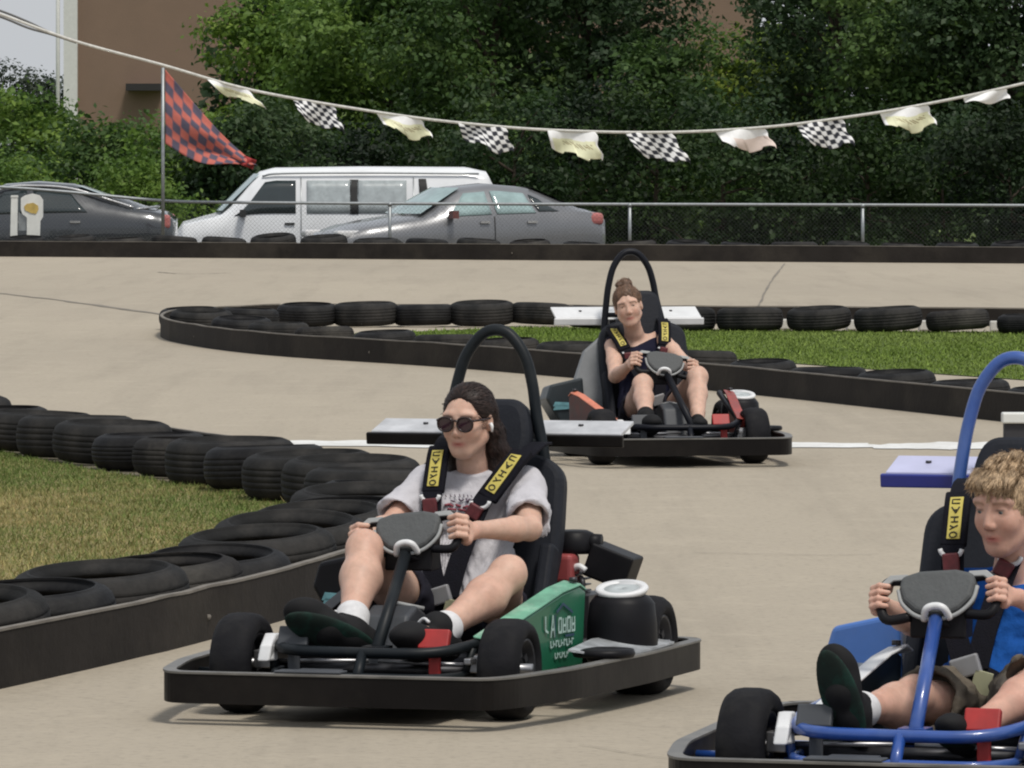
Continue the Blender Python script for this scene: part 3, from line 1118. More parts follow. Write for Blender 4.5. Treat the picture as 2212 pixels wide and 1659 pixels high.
def tree(name, x, d, h, w, trunk_h, base, label, cat='tree', seed=0, dens=15, size=.075, group=None, low=.12, depth=.7, lot=-.62, nb=20):
    r = random.Random(seed)
    root = empty(name, (x, d, lot), 0, label, cat, group)
    m = MB()
    lean = r.uniform(-.15, .15)
    yb = w * .16
    tr = [(0, yb, 0), (lean * .3, yb, h * .22), (lean, yb + r.uniform(-.1, .1), h * .45), (lean * 1.3, yb, h * .66)]
    rt = max(.05, h * .022)
    m.tube(crv(tr, 5), [rt * (1 - .75 * i / 15) for i in range(16)], 9)
    blobs = []
    for i in range(nb):
        a = r.uniform(0, 6.28)
        zz_ = low + (1 - low) * ((i + r.random()) / nb)
        rad = w / 2 * math.sqrt(max(.1, 1 - (abs(zz_ - .45) / .62) ** 2)) * r.uniform(.45, .85)
        c = (math.cos(a) * rad, math.sin(a) * rad * depth, zz_ * h * .93)
        br = w * r.uniform(.13, .23)
        blobs.append((c, (br * 1.15, br, br * .8)))
        if i % 2 == 0:
            s0 = Vector(tr[1]).lerp(Vector(tr[3]), min(1, zz_))
            m.tube(crv([s0, s0.lerp(Vector(c), .5) + Vector((0, 0, .12)), Vector(c)], 4), [rt * .42 * (1 - .8 * k / 8) for k in range(9)], 6)
    m.build('trunk', M_bark, root)
    V, F, Cs = crown_mesh(blobs, dens, size, base, seed)
    raw_mesh('crown', V, F, M_leaf, root, cols=Cs)
    return root

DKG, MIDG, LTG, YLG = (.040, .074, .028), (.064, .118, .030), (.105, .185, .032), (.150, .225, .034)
def px_x(xv, d):
    return (xv * KV - 512) / FOC * d
# right to left along the back of the car park; the deep dark row first
T = [
 # name, view x, distance, height, width, colour, label, leaf size, density
 ('broadleaf_tree', 620, 135, 5.6, 4.2, LTG, 'bright green broadleaf tree whose leaves overlap the brown wall at the upper left', .085, 17),
 ('broadleaf_tree', 850, 131, 6.6, 4.4, (.085, .155, .030), 'mid green tree above the roof of the white van', .085, 16),
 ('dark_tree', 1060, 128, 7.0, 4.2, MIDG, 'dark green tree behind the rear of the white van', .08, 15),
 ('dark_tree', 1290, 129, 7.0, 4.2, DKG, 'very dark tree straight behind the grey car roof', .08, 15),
 ('dark_tree', 1480, 126, 4.55, 3.0, MIDG, 'lower dark green tree just left of the gap where the brown wall shows', .08, 15),
 ('broadleaf_tree', 1632, 130, 4.6, 2.9, YLG, 'yellowish green tree crown just right of the gap where the brown wall shows', .08, 17),
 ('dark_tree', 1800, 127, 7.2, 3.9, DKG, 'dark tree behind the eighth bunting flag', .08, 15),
 ('dark_tree', 1990, 125, 7.2, 3.9, MIDG, 'tall tree behind the right part of the bunting', .08, 15),
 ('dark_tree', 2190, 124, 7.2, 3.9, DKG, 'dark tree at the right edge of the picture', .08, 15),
 ('dark_tree', 2400, 124, 7.2, 4.0, MIDG, 'tree just beyond the right edge of the picture', .08, 8),
 ('hedge_bush', 90, 124, 3.2, 3.4, LTG, 'rounded green bush behind the dark car at the far left', .075, 18),
 ('hedge_bush', 255, 121, 2.7, 2.7, MIDG, 'green bush left of the checkered flag pole', .075, 18),
 ('hedge_bush', 390, 119, 2.75, 2.4, LTG, 'bright green bush behind the checkered flag', .075, 18),
 ('hedge_bush', 30, 115, 2.0, 2.0, LTG, 'low light green bush just above the dark car roof', .06, 18),
 ('hedge_bush', 300, 114, 1.9, 2.2, LTG, 'low light green bush right behind the flag pole foot', .06, 18),
 ('hedge_bush', 520, 117, 3.0, 2.4, DKG, 'dark bush between the flag tip and the white van', .075, 18),
 ('hedge_bush', -130, 120, 2.9, 3.0, MIDG, 'green bush just beyond the left edge of the picture', .075, 10),
]
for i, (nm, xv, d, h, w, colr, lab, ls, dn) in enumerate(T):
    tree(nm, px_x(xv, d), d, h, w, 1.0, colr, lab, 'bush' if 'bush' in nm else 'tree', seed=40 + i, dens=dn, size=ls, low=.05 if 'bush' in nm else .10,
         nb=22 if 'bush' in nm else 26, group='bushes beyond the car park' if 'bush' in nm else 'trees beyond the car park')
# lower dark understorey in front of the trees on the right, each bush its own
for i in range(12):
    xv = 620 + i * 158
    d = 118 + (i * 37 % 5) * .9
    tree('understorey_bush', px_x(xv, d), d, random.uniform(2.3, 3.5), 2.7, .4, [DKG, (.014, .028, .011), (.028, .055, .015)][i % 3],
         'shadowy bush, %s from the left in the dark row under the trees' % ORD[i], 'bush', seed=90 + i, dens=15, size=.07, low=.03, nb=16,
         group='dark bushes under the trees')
# thick wood further back so that no light shows through
for i in range(9):
    xv = 740 + i * 190 if i < 4 else 800 + i * 190
    d = 140 + (i % 3) * 3
    xv = {3: 1230, 5: 1850}.get(i, xv)
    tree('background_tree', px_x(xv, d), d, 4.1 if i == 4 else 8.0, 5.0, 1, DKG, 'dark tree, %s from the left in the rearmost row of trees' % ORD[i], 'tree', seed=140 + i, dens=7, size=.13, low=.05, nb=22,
         group='rearmost row of trees')
for i, (xv, h) in enumerate(((-60, 5.1), (25, 5.0), (95, 4.45), (150, 4.3))):
    d = 190
    tree('distant_tree', px_x(xv, d), d, h - .2, 2.6, 1, (.05, .07, .045), 'small distant tree, %s from the left against the white sky' % ORD[i], 'tree', seed=160 + i, dens=16, size=.07, low=.4, nb=14,
         group='distant trees on the skyline')

# ------------------------------------------------------------------ vehicles in the car park
M_glass_d = mat('dark_car_glass', (0.02, 0.03, 0.032), 0.06, 0.0, var=0.2, scale=2, spec=0.8)
M_glass_t = mat('sky_lit_glass', (0.26, 0.36, 0.36), 0.08, 0.0, var=0.25, scale=3, spec=0.8)  # reflected sky is put into the pale teal base colour
M_glass_p = mat('pale_grey_glass', (0.36, 0.40, 0.41), 0.15, 0.0, var=0.18, scale=9, spec=0.7)  # pale grey base colour for the van side windows
M_rubber = mat('car_rubber', (0.02, 0.02, 0.02), 0.7)
M_red_l = mat('tail_lamp_red', (0.42, 0.14, 0.13), 0.2, var=0.1)
M_lampw = mat('lamp_white', (0.6, 0.6, 0.6), 0.15, var=0.05)
M_chrome = mat('chrome', (0.6, 0.6, 0.6), 0.2, 0.9, var=0.05)

def interp_stations(st, n):
    """st: list of (x, profile) with equal profile lengths; Catmull-Rom in x order"""
    xs = [s_[0] for s_ in st]
    out = []
    for i in range(len(st) - 1):
        for k in range(n):
            t = k / n
            x = xs[i] + (xs[i + 1] - xs[i]) * t
            pr = []
            for j in range(len(st[0][1])):
                b, c = Vector(st[i][1][j]), Vector(st[i + 1][1][j])
                a = Vector(st[i - 1][1][j]) if i > 0 else b
                d = Vector(st[i + 2][1][j]) if i + 2 < len(st) else c
                tt = t * t * (3 - 2 * t) * .35 + t * .65
                q = b.lerp(c, tt)
                pr.append((q.x, q.y))
            out.append((x, pr))
    out.append(st[-1])
    return out

def car(name, loc, rz, stations, paint, windows, label, cat, wheels, lamps, extras=()):
    """stations run front (x=0) to rear; the profile is (half width, z) from sill to roof centre"""
    root = empty(name, loc, rz, label, cat)
    st = interp_stations(stations, 4)
    body = MB()
    n = len(st[0][1])
    V = []
    for x, pr in st:
        for (w, z) in pr:
            V.append((-x, w, z))
        for (w, z) in pr[::-1]:
            V.append((-x, -w, z))
    k = 2 * n
    F = []
    for i in range(len(st) - 1):
        for j in range(k - 1):
            F.append((i * k + j, i * k + j + 1, (i + 1) * k + j + 1, (i + 1) * k + j))
    F.append(tuple(range(k)))
    F.append(tuple(range((len(st) - 1) * k, len(st) * k))[::-1])
    body.add(V, F, True)
    bo = body.build('body', paint, root)
    def surf(x, t):
        """point on the near side (left, +y): t in profile index units"""
        for (xa, pa), (xb, pb) in zip(st[:-1], st[1:]):
            if xa <= x <= xb + 1e-6:
                u = (x - xa) / (xb - xa)
                j = min(int(t), n - 2)
                f = t - j
                A = Vector(pa[j]).lerp(Vector(pa[j + 1]), f)
                B = Vector(pb[j]).lerp(Vector(pb[j + 1]), f)
                q = A.lerp(B, u)
                return Vector((-x, q.x, q.y))
    # windows: quads given by four (x, t) corners, projected on both sides, slightly proud
    for wname, corners, gm in windows:
        for side in (1, -1):
            P = []
            N = 8
            for i in range(N + 1):
                for j in range(5):
                    u, v = i / N, j / 4
                    xa = corners[0][0] * (1 - u) + corners[1][0] * u
                    xb = corners[3][0] * (1 - u) + corners[2][0] * u
                    ta = corners[0][1] * (1 - u) + corners[1][1] * u
                    tb = corners[3][1] * (1 - u) + corners[2][1] * u
                    q = surf(xa * (1 - v) + xb * v, ta * (1 - v) + tb * v)
                    P.append(Vector((q.x, (q.y + .012) * side, q.z + .004)))
            m = MB()
            m.add(P, [(i * 5 + j, (i + 1) * 5 + j, (i + 1) * 5 + j + 1, i * 5 + j + 1) for i in range(N) for j in range(4)], True)
            o = m.build(wname, gm, root)
            s_ = o.modifiers.new('t', 'SOLIDIFY'); s_.thickness = .008; s_.offset = 0
    for x, r in wheels:
        for side in (1, -1):
            y = side * (st[0][1][1][0] if False else .80)
            m = MB()
            m.lathe([(r - .13, -.09), (r - .02, -.10), (r, -.07), (r, .07), (r - .02, .10), (r - .13, .09)], (-x, y, r), 'Y', 28)
            w_ = m.build('wheel', M_rubber, root)
            m = MB()
            m.lathe([(.01, -.02), (r - .13, -.07), (r - .12, .085), (.01, .07)], (-x, y, r), 'Y', 20)
            m.build('hub_cap', M_chrome, w_)
    for nm, c, d, mm in lamps:
        o = MB().box(c, d).build(nm, mm, root)
        bev(o, min(d) * .35, 3)
    for nm, fn, mm in extras:
        m = MB(); fn(m)
        m.build(nm, mm, root)
    return root

def P_(w, sill, mid, belt, wt, rt, wr, wrt=None):
    """profile: sill, lower door, mid door, belt, top of glass, roof edge, roof centre"""
    return [(w * .93, sill), (w, sill + .18), (w * 1.0, mid), (w * .97, belt), (wr, wt), (wr * .88, rt - .03), (0.0, rt)]

# grey sedan: nose to the left, seen from its left front quarter
sedan_st = [
 (0.00, P_(.62, .35, .50, .60, .63, .66, .50)),
 (0.12, P_(.76, .22, .55, .66, .69, .73, .60)),
 (0.55, P_(.86, .20, .60, .77, .80, .85, .70)),
 (1.15, P_(.90, .20, .64, .86, .90, .95, .70)),
 (1.45, P_(.90, .20, .66, .90, .95, 1.00, .68)),
 (2.15, P_(.91, .20, .68, .93, 1.33, 1.41, .60)),
 (2.70, P_(.91, .20, .70, .95, 1.37, 1.46, .60)),
 (3.25, P_(.91, .20, .72, .97, 1.32, 1.42, .60)),
 (3.85, P_(.90, .22, .75, 1.00, 1.10, 1.22, .66)),
 (4.15, P_(.88, .24, .76, 1.00, 1.03, 1.10, .68)),
 (4.45, P_(.82, .30, .70, .97, 1.00, 1.04, .62)),
 (4.55, P_(.74, .36, .66, .88, .92, .94, .55)),
]
M_grey = mat('grey_car_paint', (0.18, 0.185, 0.195), 0.28, 0.35, var=0.04, scale=3, coat=0.8)
yaw = R(180 + 24)
wsh = []
sd_s = 64.5
ld = FOC / sd_s
tail = pt(1298, 460, ld)
def windshield(m, x0, x1, z0, z1, w0, w1, n=10, bulge=.10, off=.02):
    P = []
    for i in range(n + 1):
        u = -1 + 2 * i / n
        for j in range(5):
            v = j / 4
            P.append((-(x0 + (x1 - x0) * v - bulge * (1 - u * u)) + off * .6, u * (w0 + (w1 - w0) * v), z0 + (z1 - z0) * v + off))
    m.add(P, [(i * 5 + j, (i + 1) * 5 + j, (i + 1) * 5 + j + 1, i * 5 + j + 1) for i in range(n) for j in range(4)], True)
def mirror(m, x, y, z, s_=1):
    m.box((-x, s_ * y, z), (.10, .18, .12)); m.tube([(-x, s_ * (y - .14), z - .04), (-x, s_ * (y - .02), z - .02)], .02, 6)
def handles(m, xs, y, z):
    for x in xs:
        for s_ in (1, -1):
            m.box((-x, s_ * y, z), (.16, .03, .035))
sed = car('grey_sedan', (0, 0, 0), yaw, sedan_st, M_grey,
    [('front_window', [(1.78, 3.08), (2.55, 3.08), (2.52, 3.93), (2.16, 3.93)], M_glass_t),
     ('rear_window', [(2.64, 3.08), (3.30, 3.08), (3.18, 3.93), (2.61, 3.93)], M_glass_t),
     ('quarter_window', [(3.36, 3.15), (3.70, 3.2), (3.42, 3.8), (3.26, 3.9)], M_glass_d),
     ('door_seam', [(2.585, 1.2), (2.595, 1.2), (2.595, 3.0), (2.585, 3.0)], M_rubber)],
    'grey four door sedan parked behind the fence right of the white van', 'car', [(.85, .32), (3.62, .32)],
    [('tail_lamp', (-4.36, .72, .90), (.26, .26, .20), M_red_l), ('tail_lamp', (-4.36, -.72, .90), (.26, .26, .20), M_red_l),
     ('headlight', (-.22, .66, .68), (.42, .22, .12), M_lampw), ('headlight', (-.22, -.66, .68), (.42, .22, .12), M_lampw)],
    [('windscreen', lambda m: windshield(m, 1.42, 2.14, .975, 1.375, .72, .56), M_glass_t),
     ('back_window', lambda m: windshield(m, 3.95, 3.36, 1.13, 1.385, .64, .55, bulge=-.06), M_glass_d),
     ('door_mirror', lambda m: mirror(m, 1.85, 1.0, .98), mat('mirror_housing', (.14, .05, .045), .3)), ('door_mirror', lambda m: mirror(m, 1.85, 1.0, .98, -1), mat('mirror_housing', (.14, .05, .045), .3)),
     ('door_handle', lambda m: handles(m, (2.42, 3.22), .915, .86), M_chrome)])
v = Matrix.Rotation(yaw, 3, 'Z') @ Vector((-4.55, -.5, 0))
sed.location = (tail.x - v.x - .42, ld - .2, -.43)

# white van, nose to the left
def V_(w, sill, belt, wt, rt, wr):
    return [(w * .95, sill), (w, sill + .2), (w, belt - .25), (w * .99, belt), (wr, wt), (wr * .93, rt - .06), (0.0, rt)]
van_st = [
 (0.00, V_(.80, .40, .78, .80, .84, .66)),
 (0.10, V_(.90, .32, .92, .95, .98, .74)),
 (0.55, V_(.95, .28, 1.02, 1.05, 1.10, .78)),
 (0.72, V_(.96, .28, 1.05, 1.10, 1.16, .78)),
 (1.35, V_(.96, .28, 1.05, 1.66, 1.80, .80)),
 (1.60, V_(.96, .28, 1.05, 1.70, 1.86, .81)),
 (3.00, V_(.96, .28, 1.05, 1.70, 1.88, .81)),
 (4.70, V_(.96, .28, 1.05, 1.70, 1.87, .81)),
 (5.05, V_(.95, .30, 1.05, 1.66, 1.80, .79)),
 (5.15, V_(.90, .34, 1.00, 1.50, 1.62, .74)),
]
M_vanw = mat('white_van_paint', (0.74, 0.76, 0.78), 0.35, 0.0, var=0.05, scale=2, coat=0.4, dirt=(.4, .38, .35), dirt_amt=.25)
van_d = 108.0
nose = pt(383, 480, van_d)
def gutter(m):
    for s_ in (1, -1):
        m.tube(crv([(-1.38, s_ * .80, 1.72), (-1.7, s_ * .835, 1.765), (-3.2, s_ * .835, 1.775), (-4.9, s_ * .83, 1.76)], 5), .018, 6)
van = car('white_van', (nose.x, nose.y, -.60), R(180 + 3), van_st, M_vanw,
    [('front_window', [(.92, 3.10), (1.92, 3.10), (1.92, 3.92), (1.42, 3.92)], M_glass_d),
     ('side_window', [(2.10, 3.10), (2.82, 3.10), (2.82, 3.92), (2.10, 3.92)], M_glass_p),
     ('side_window', [(2.92, 3.10), (3.72, 3.10), (3.72, 3.92), (2.92, 3.92)], M_glass_p),
     ('window_gap', [(2.80, 3.08), (2.94, 3.08), (2.94, 3.94), (2.80, 3.94)], M_rubber),
     ('window_gap', [(3.95, 3.05), (4.12, 3.05), (4.04, 3.96), (3.92, 3.96)], M_rubber),
     ('panel_seam', [(2.00, .6), (2.015, .6), (2.015, 4.0), (2.00, 4.0)], M_galv),
     ('panel_seam', [(3.83, .6), (3.845, .6), (3.845, 4.0), (3.83, 4.0)], M_galv)],
    'white passenger van with pale grey side windows parked behind the grey sedan', 'van', [(.85, .34), (4.2, .34)],
    [('headlight', (-.04, .66, .72), (.14, .26, .18), M_lampw), ('headlight', (-.04, -.66, .72), (.14, .26, .18), M_lampw),
     ('front_bumper', (-.03, 0, .47), (.26, 1.8, .18), M_galv)],
    [('windscreen', lambda m: windshield(m, .74, 1.35, 1.14, 1.74, .80, .74, off=.022), M_glass_t),
     ('roof_gutter', gutter, M_galv),
     ('door_mirror', lambda m: mirror(m, 1.06, 1.06, 1.12), M_rubber), ('door_mirror', lambda m: mirror(m, 1.06, 1.06, 1.12, -1), M_rubber),
     ('door_handle', lambda m: handles(m, (1.82,), .965, .95), M_rubber)])

# dark sedan at the far left, tail to the right
dk_st = [
 (0.00, P_(.62, .35, .50, .60, .63, .66, .50)),
 (0.12, P_(.76, .22, .55, .66, .69, .73, .60)),
 (0.60, P_(.86, .20, .60, .77, .80, .85, .70)),
 (1.30, P_(.90, .20, .64, .88, .92, .97, .70)),
 (1.55, P_(.90, .20, .66, .92, .98, 1.03, .68)),
 (2.30, P_(.91, .20, .68, .94, 1.34, 1.44, .60)),
 (2.80, P_(.91, .20, .70, .95, 1.38, 1.48, .60)),
 (3.35, P_(.91, .20, .72, .97, 1.33, 1.44, .60)),
 (4.00, P_(.90, .22, .75, 1.00, 1.14, 1.25, .66)),
 (4.55, P_(.88, .24, .76, 1.00, 1.03, 1.08, .68)),
 (4.80, P_(.84, .30, .72, .95, .98, 1.02, .62)),
 (4.90, P_(.76, .36, .66, .88, .91, .94, .55)),
]
M_blackp = mat('charcoal_car_paint', (0.035, 0.04, 0.046), 0.2, 0.3, var=0.05, scale=3, coat=1.0)
dkd = 101.8
tl = pt(378, 480, dkd)
def roofline(m):  # highlight along the roof edge, built as a chrome strip
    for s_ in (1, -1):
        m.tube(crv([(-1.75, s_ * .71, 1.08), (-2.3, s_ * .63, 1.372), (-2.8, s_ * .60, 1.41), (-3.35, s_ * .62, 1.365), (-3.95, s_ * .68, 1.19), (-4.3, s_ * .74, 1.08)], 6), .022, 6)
dks = car('dark_sedan', (tl.x - 4.9, dkd, -.41), R(180), dk_st, M_blackp,
    [('front_window', [(1.92, 3.10), (2.70, 3.10), (2.66, 3.93), (2.32, 3.93)], M_glass_d),
     ('rear_window', [(2.80, 3.10), (3.60, 3.10), (3.32, 3.93), (2.76, 3.93)], M_glass_d),
     ('door_seam', [(2.75, 1.2), (2.765, 1.2), (2.765, 3.0), (2.75, 3.0)], M_rubber)],
    'charcoal sedan with a roof highlight built in silver at the far left behind the fence', 'car', [(.9, .32), (3.85, .32)],
    [('tail_lamp', (-4.79, .70, .86), (.16, .28, .22), M_red_l), ('tail_lamp', (-4.79, -.70, .86), (.16, .28, .22), M_red_l),
     ('headlight', (-.22, .66, .68), (.42, .22, .12), M_lampw), ('headlight', (-.22, -.66, .68), (.42, .22, .12), M_lampw)],
    [('windscreen', lambda m: windshield(m, 1.52, 2.26, 1.01, 1.39, .72, .56), M_glass_t),
     ('back_window', lambda m: windshield(m, 4.1, 3.45, 1.16, 1.395, .66, .56, bulge=-.06), M_glass_t),
     ('roof_highlight', roofline, M_chrome),
     ('boot_lip', lambda m: m.tube(crv([(-4.35, .72, 1.055), (-4.6, .5, 1.085), (-4.65, 0, 1.09), (-4.6, -.5, 1.085), (-4.35, -.72, 1.055)], 5), .02, 6), M_chrome),
     ('door_handle', lambda m: handles(m, (2.55, 3.42), .915, .86), M_chrome)])

# ------------------------------------------------------------------ go karts (local frame: x forward, y driver's left, z up; origin under the front axle)
M_blk = mat('black_plastic', (0.008, 0.008, 0.010), 0.45, var=0.2, scale=7, dirt=(0.06, 0.056, 0.05), dirt_amt=.14, spec=.15)
M_bump = mat('scuffed_bumper', (0.006, 0.005, 0.005), 0.42, var=0.3, scale=5, dirt=(0.06, 0.052, 0.042), dirt_amt=.18, bump=.1, bscale=18, spec=.15)
M_bumpe = mat('worn_bumper_lip', (0.13, 0.125, 0.115), 0.45, var=0.35, scale=9)
M_ktyre = mat('slick_tyre', (0.010, 0.010, 0.012), 0.7, var=0.25, scale=14, bump=.2, bscale=60, dirt=(0.07, 0.066, 0.06), dirt_amt=.25, spec=.15)
M_steel = mat('bare_steel', (0.34, 0.34, 0.35), 0.35, 0.85, var=0.15, scale=12)
M_dsteel = mat('dark_steel', (0.05, 0.05, 0.055), 0.4, 0.6, var=0.2, scale=12)
M_seatv = mat('seat_vinyl', (0.016, 0.018, 0.024), 0.55, var=0.12, scale=9, bump=.15, bscale=70, spec=.15)
M_pad = mat('grey_pad', (0.075, 0.08, 0.082), 0.7, var=0.12, scale=22, bump=.2, bscale=90)
M_piping = mat('grey_piping', (0.30, 0.31, 0.31), 0.6, var=0.1)
M_shellg = mat('grey_shell', (0.17, 0.18, 0.19), 0.5, var=.15)
M_console = mat('grey_console', (0.045, 0.05, 0.058), 0.55, var=0.12, scale=9)
M_redp = mat('red_pedal', (0.36, 0.022, 0.020), 0.45, var=0.15, scale=14, dirt=(.12, .03, .03), dirt_amt=.4)
M_redl = mat('faded_red_plastic', (0.30, 0.06, 0.06), 0.45, var=0.2, scale=9)
M_whitep = mat('white_plastic', (0.68, 0.69, 0.70), 0.4, var=0.08, scale=9, dirt=(.4, .4, .38), dirt_amt=.3)
M_web = mat('black_webbing', (0.006, 0.006, 0.010), 0.75, var=0.2, scale=40, bump=.3, bscale=200, spec=.12)
M_yelp = mat('yellow_label', (0.50, 0.42, 0.09), 0.6, var=0.12, scale=20)
M_tag = mat('cream_tag', (0.42, 0.42, 0.27), 0.7, var=0.1)
M_ink = mat('black_print', (0.02, 0.02, 0.02), 0.7)
M_decal = mat('pale_decal', (0.36, 0.50, 0.46), 0.5, var=0.25, scale=40)
M_decal2 = mat('grey_decal', (0.26, 0.30, 0.36), 0.5, var=0.3, scale=40)
M_navy = mat('dark_blue_decal', (0.02, 0.05, 0.09), 0.5)

def auto_n(pts, nr):
    if nr is not N0:
        return [Vector(nr).normalized()] * len(pts)
    out = []
    for i in range(len(pts)):
        t = (pts[min(i + 1, len(pts) - 1)] - pts[max(i - 1, 0)]).normalized()
        out.append(t.cross(Vector((0, 1, 0))).normalized())
    return out
N0 = (.93, -.06, .36)

def kart(loc, rz, K):
    root = empty('go_kart', loc, rz, K['label'], 'go kart', 'go karts on the track')
    fr, frm = K['frame'], K['frame']
    def b(name, m, mm, par=root, bv=None, col=False):
        o = m.build(name, mm, par, col)
        if bv: bev(o, bv, 3)
        return o
    # bumper ring
    def ring(off, zz):
        P = [(.34, -.505), (.430, -.455), (.432, 0), (.430, .455), (.34, .505), (.0, .580), (-.6, .625), (-1.14, .632), (-1.22, .57), (-1.222, 0), (-1.22, -.57), (-1.14, -.632), (-.6, -.625), (.0, -.580)]
        q = fillet([Vector((x, y, 0)) for x, y in P], .09, 5, True)
        n = len(q)
        out = []
        for i, p in enumerate(q):
            t = (q[(i + 1) % n] - q[i - 1]).normalized()
            out.append(Vector((p.x, p.y, 0)) + Vector((t.y, -t.x, 0)) * off * -1 + Vector((0, 0, zz)))
        return out
    def loopbox(o0, o1, z0, z1):
        A = [ring(o0, z0), ring(o1, z0), ring(o1, z1), ring(o0, z1)]
        n = len(A[0])
        vs = [p for i in range(n) for p in (A[0][i], A[1][i], A[2][i], A[3][i])]
        fs = []
        for i in range(n):
            j = (i + 1) % n
            for k in range(4):
                fs.append((i * 4 + k, i * 4 + (k + 1) % 4, j * 4 + (k + 1) % 4, j * 4 + k))
        return MB().add(vs, fs)
    bumper = b('bumper', loopbox(0, .030, .060, .140), M_bump, bv=.004)
    b('bumper_lip', loopbox(-.003, .034, .1405, .147), M_bumpe, bumper, .002)
    # floor, cross members
    m = MB(); m.box((-.42, 0, .078), (1.35, .52, .012)); b('floor_pan', m, M_dsteel)
    m = MB()
    for x in (.30, -.45, -1.12):
        m.box((x, 0, .098), (.05, (1.08 if x < -.2 else .90), .028))
    m.tube([(.25, -.27, .10), (-1.1, -.27, .10)], .014); m.tube([(.25, .27, .10), (-1.1, .27, .10)], .014)
    m.tube([(-.1, -.27, .10), (-.1, -.555, .105), ], .012); m.tube([(-.1, .27, .10), (-.1, .555, .105)], .012)
    b('chassis', m, fr)
    # front loop, its uprights, second bar
    m = MB()
    loop = fillet([Vector(p) for p in ((-.62, -.325, .215), (-.2, -.315, .20), (.02, -.285, .195), (.165, -.20, .190), (.175, .0, .188), (.165, .22, .188), (.02, .315, .21), (-.2, .335, .245), (-.62, .36, .33))], .09, 6)
    m.tube(loop, .0155, 12)
    m.tube([(.175, .02, .188), (.24, .02, .10)], .015); m.tube([(.05, -.29, .19), (.05, -.27, .10)], .012); m.tube([(.05, .30, .20), (.05, .27, .10)], .012)
    m.tube(fillet([Vector(p) for p in ((-.1, -.27, .125), (.12, -.26, .125), (.22, -.2, .125), (.22, .22, .125), (.12, .28, .125), (-.1, .28, .125))], .05), .012, 10)
    b('front_hoop', m, fr)
    # tie rods and axles
    m = MB()
    m.tube([(.03, -.34, .150), (.065, .0, .158)], .006, 8); m.tube([(.065, .03, .158), (.04, .34, .150)], .006, 8)
    b('tie_rod', m, M_steel)
    m = MB(); m.tube([(0, -.33, .13), (0, .33, .13)], .016, 10); b('front_axle', m, M_dsteel)
    m = MB(); m.tube([(-.93, -.43, .14), (-.93, .43, .14)], .018, 10); b('rear_axle', m, M_dsteel)
    m = MB(); m.box((.385, -.06, .151), (.07, .19, .006)); m.box((.33, -.06, .149), (.10, .12, .005)); b('nose_plate', m, M_console, bv=.003)
    for sx in (-1, 1):
        m = MB(); m.box((.03, sx * .315, .155), (.05, .05, .05)); m.box((.06, sx * .30, .165), (.09, .022, .018)); b('steering_knuckle', m, M_steel, bv=.004)
    m = MB()
    m.prism([(.13, -.305, .155), (.11, -.30, .20), (.02, -.32, .225), (-.06, -.33, .22), (-.05, -.325, .19), (.03, -.31, .185), (.07, -.295, .155)], (0, .035, 0))
    b('white_bracket', m, M_whitep, bv=.006)
    # wheels
    for (x, y, r, w) in ((0, .39, .14, .125), (0, -.39, .14, .125), (-.93, .50, .143, .17), (-.95, -.315, .143, .15)):
        h = w / 2
        w_ = empty('wheel', (0, 0, 0)); w_.parent = root; w_.location = (x, y, r)
        ax = MB()
        ax.lathe([(r - .055, -h + .012), (r - .035, -h), (r - .016, -h + .006), (r - .004, -h + .022), (r, -h + .045), (r, h - .045), (r - .004, h - .022),
                  (r - .016, h - .006), (r - .035, h), (r - .055, h - .012), (r - .06, h - .02), (r - .06, -h + .02)], (0, 0, 0), 'Y', 40)
        b('tyre', ax, M_ktyre, w_)
        ax = MB()
        rr = r - .057
        for s_ in (1, -1):
            ax.lathe([(.012, s_ * (h - .05)), (.03, s_ * (h - .03)), (.034, s_ * (h - .05)), (rr - .02, s_ * (h - .055)), (rr - .008, s_ * (h - .014)), (rr + .004, s_ * (h - .012)), (rr + .001, s_ * (h - .03)), (rr - .012, s_ * (h - .07)), (.012, s_ * (h - .075))], (0, 0, 0), 'Y', 24)
        for k in range(5):
            a = k * 2 * math.pi / 5
            ax.box((math.cos(a) * .045, 0, math.sin(a) * .045), (.022, w - .05, .022), Matrix.Rotation(-a, 4, 'Y'))
        b('rim', ax, K['rim'], w_)
        ax = MB(); ax.tube([(0, -h - .004, 0), (0, h + .004, 0)], .016, 10); b('hub', ax, M_steel, w_)
    # steering column, console, wheel
    colA, colB = Vector((.125, .045, .195)), Vector((-.255, .005, .435))
    m = MB(); m.tube([colA, colB], .0175, 12); m.box(colA + Vector((0, 0, .0)), (.07, .07, .02)); b('steering_column', m, fr)
    m = MB()
    m.prism([(.02, -.06, .085), (-.19, -.06, .085), (-.24, -.06, .27), (-.15, -.06, .30), (-.07, -.06, .275)], (0, .135, 0))
    if K.get('console', True):
        b('column_cover', m, M_console, bv=.012)
        m = MB(); m.tube([(-.225, .07, .285), (-.19, .0, .302), (-.225, -.05, .285)], .006, 8); b('cover_trim', m, M_piping)
    sw = empty('steering_wheel', (0, 0, 0)); sw.parent = root; sw.location = (-.30, 0, .500)
    up = Vector((-.50, 0, .866)); nf = Vector((.866, 0, .50)); lf = Vector((0, 1, 0))
    def W(y, h, f=0.0):
        return lf * y + up * h + nf * f
    tl_ = K.get('steer', 0.0)
    lf = Matrix.Rotation(tl_, 3, nf) @ lf
    up = Matrix.Rotation(tl_, 3, nf) @ up
    D = [(-.090, .040), (-.095, .010), (-.085, -.025), (-.055, -.055), (-.02, -.068), (.02, -.068), (.055, -.055), (.085, -.025), (.095, .010), (.090, .040), (.045, .053), (-.045, .053)]
    m = MB(); m.prism([W(y, h, .016) for y, h in D], nf * -.055); b('pad', m, M_pad, sw, .012)
    m = MB()
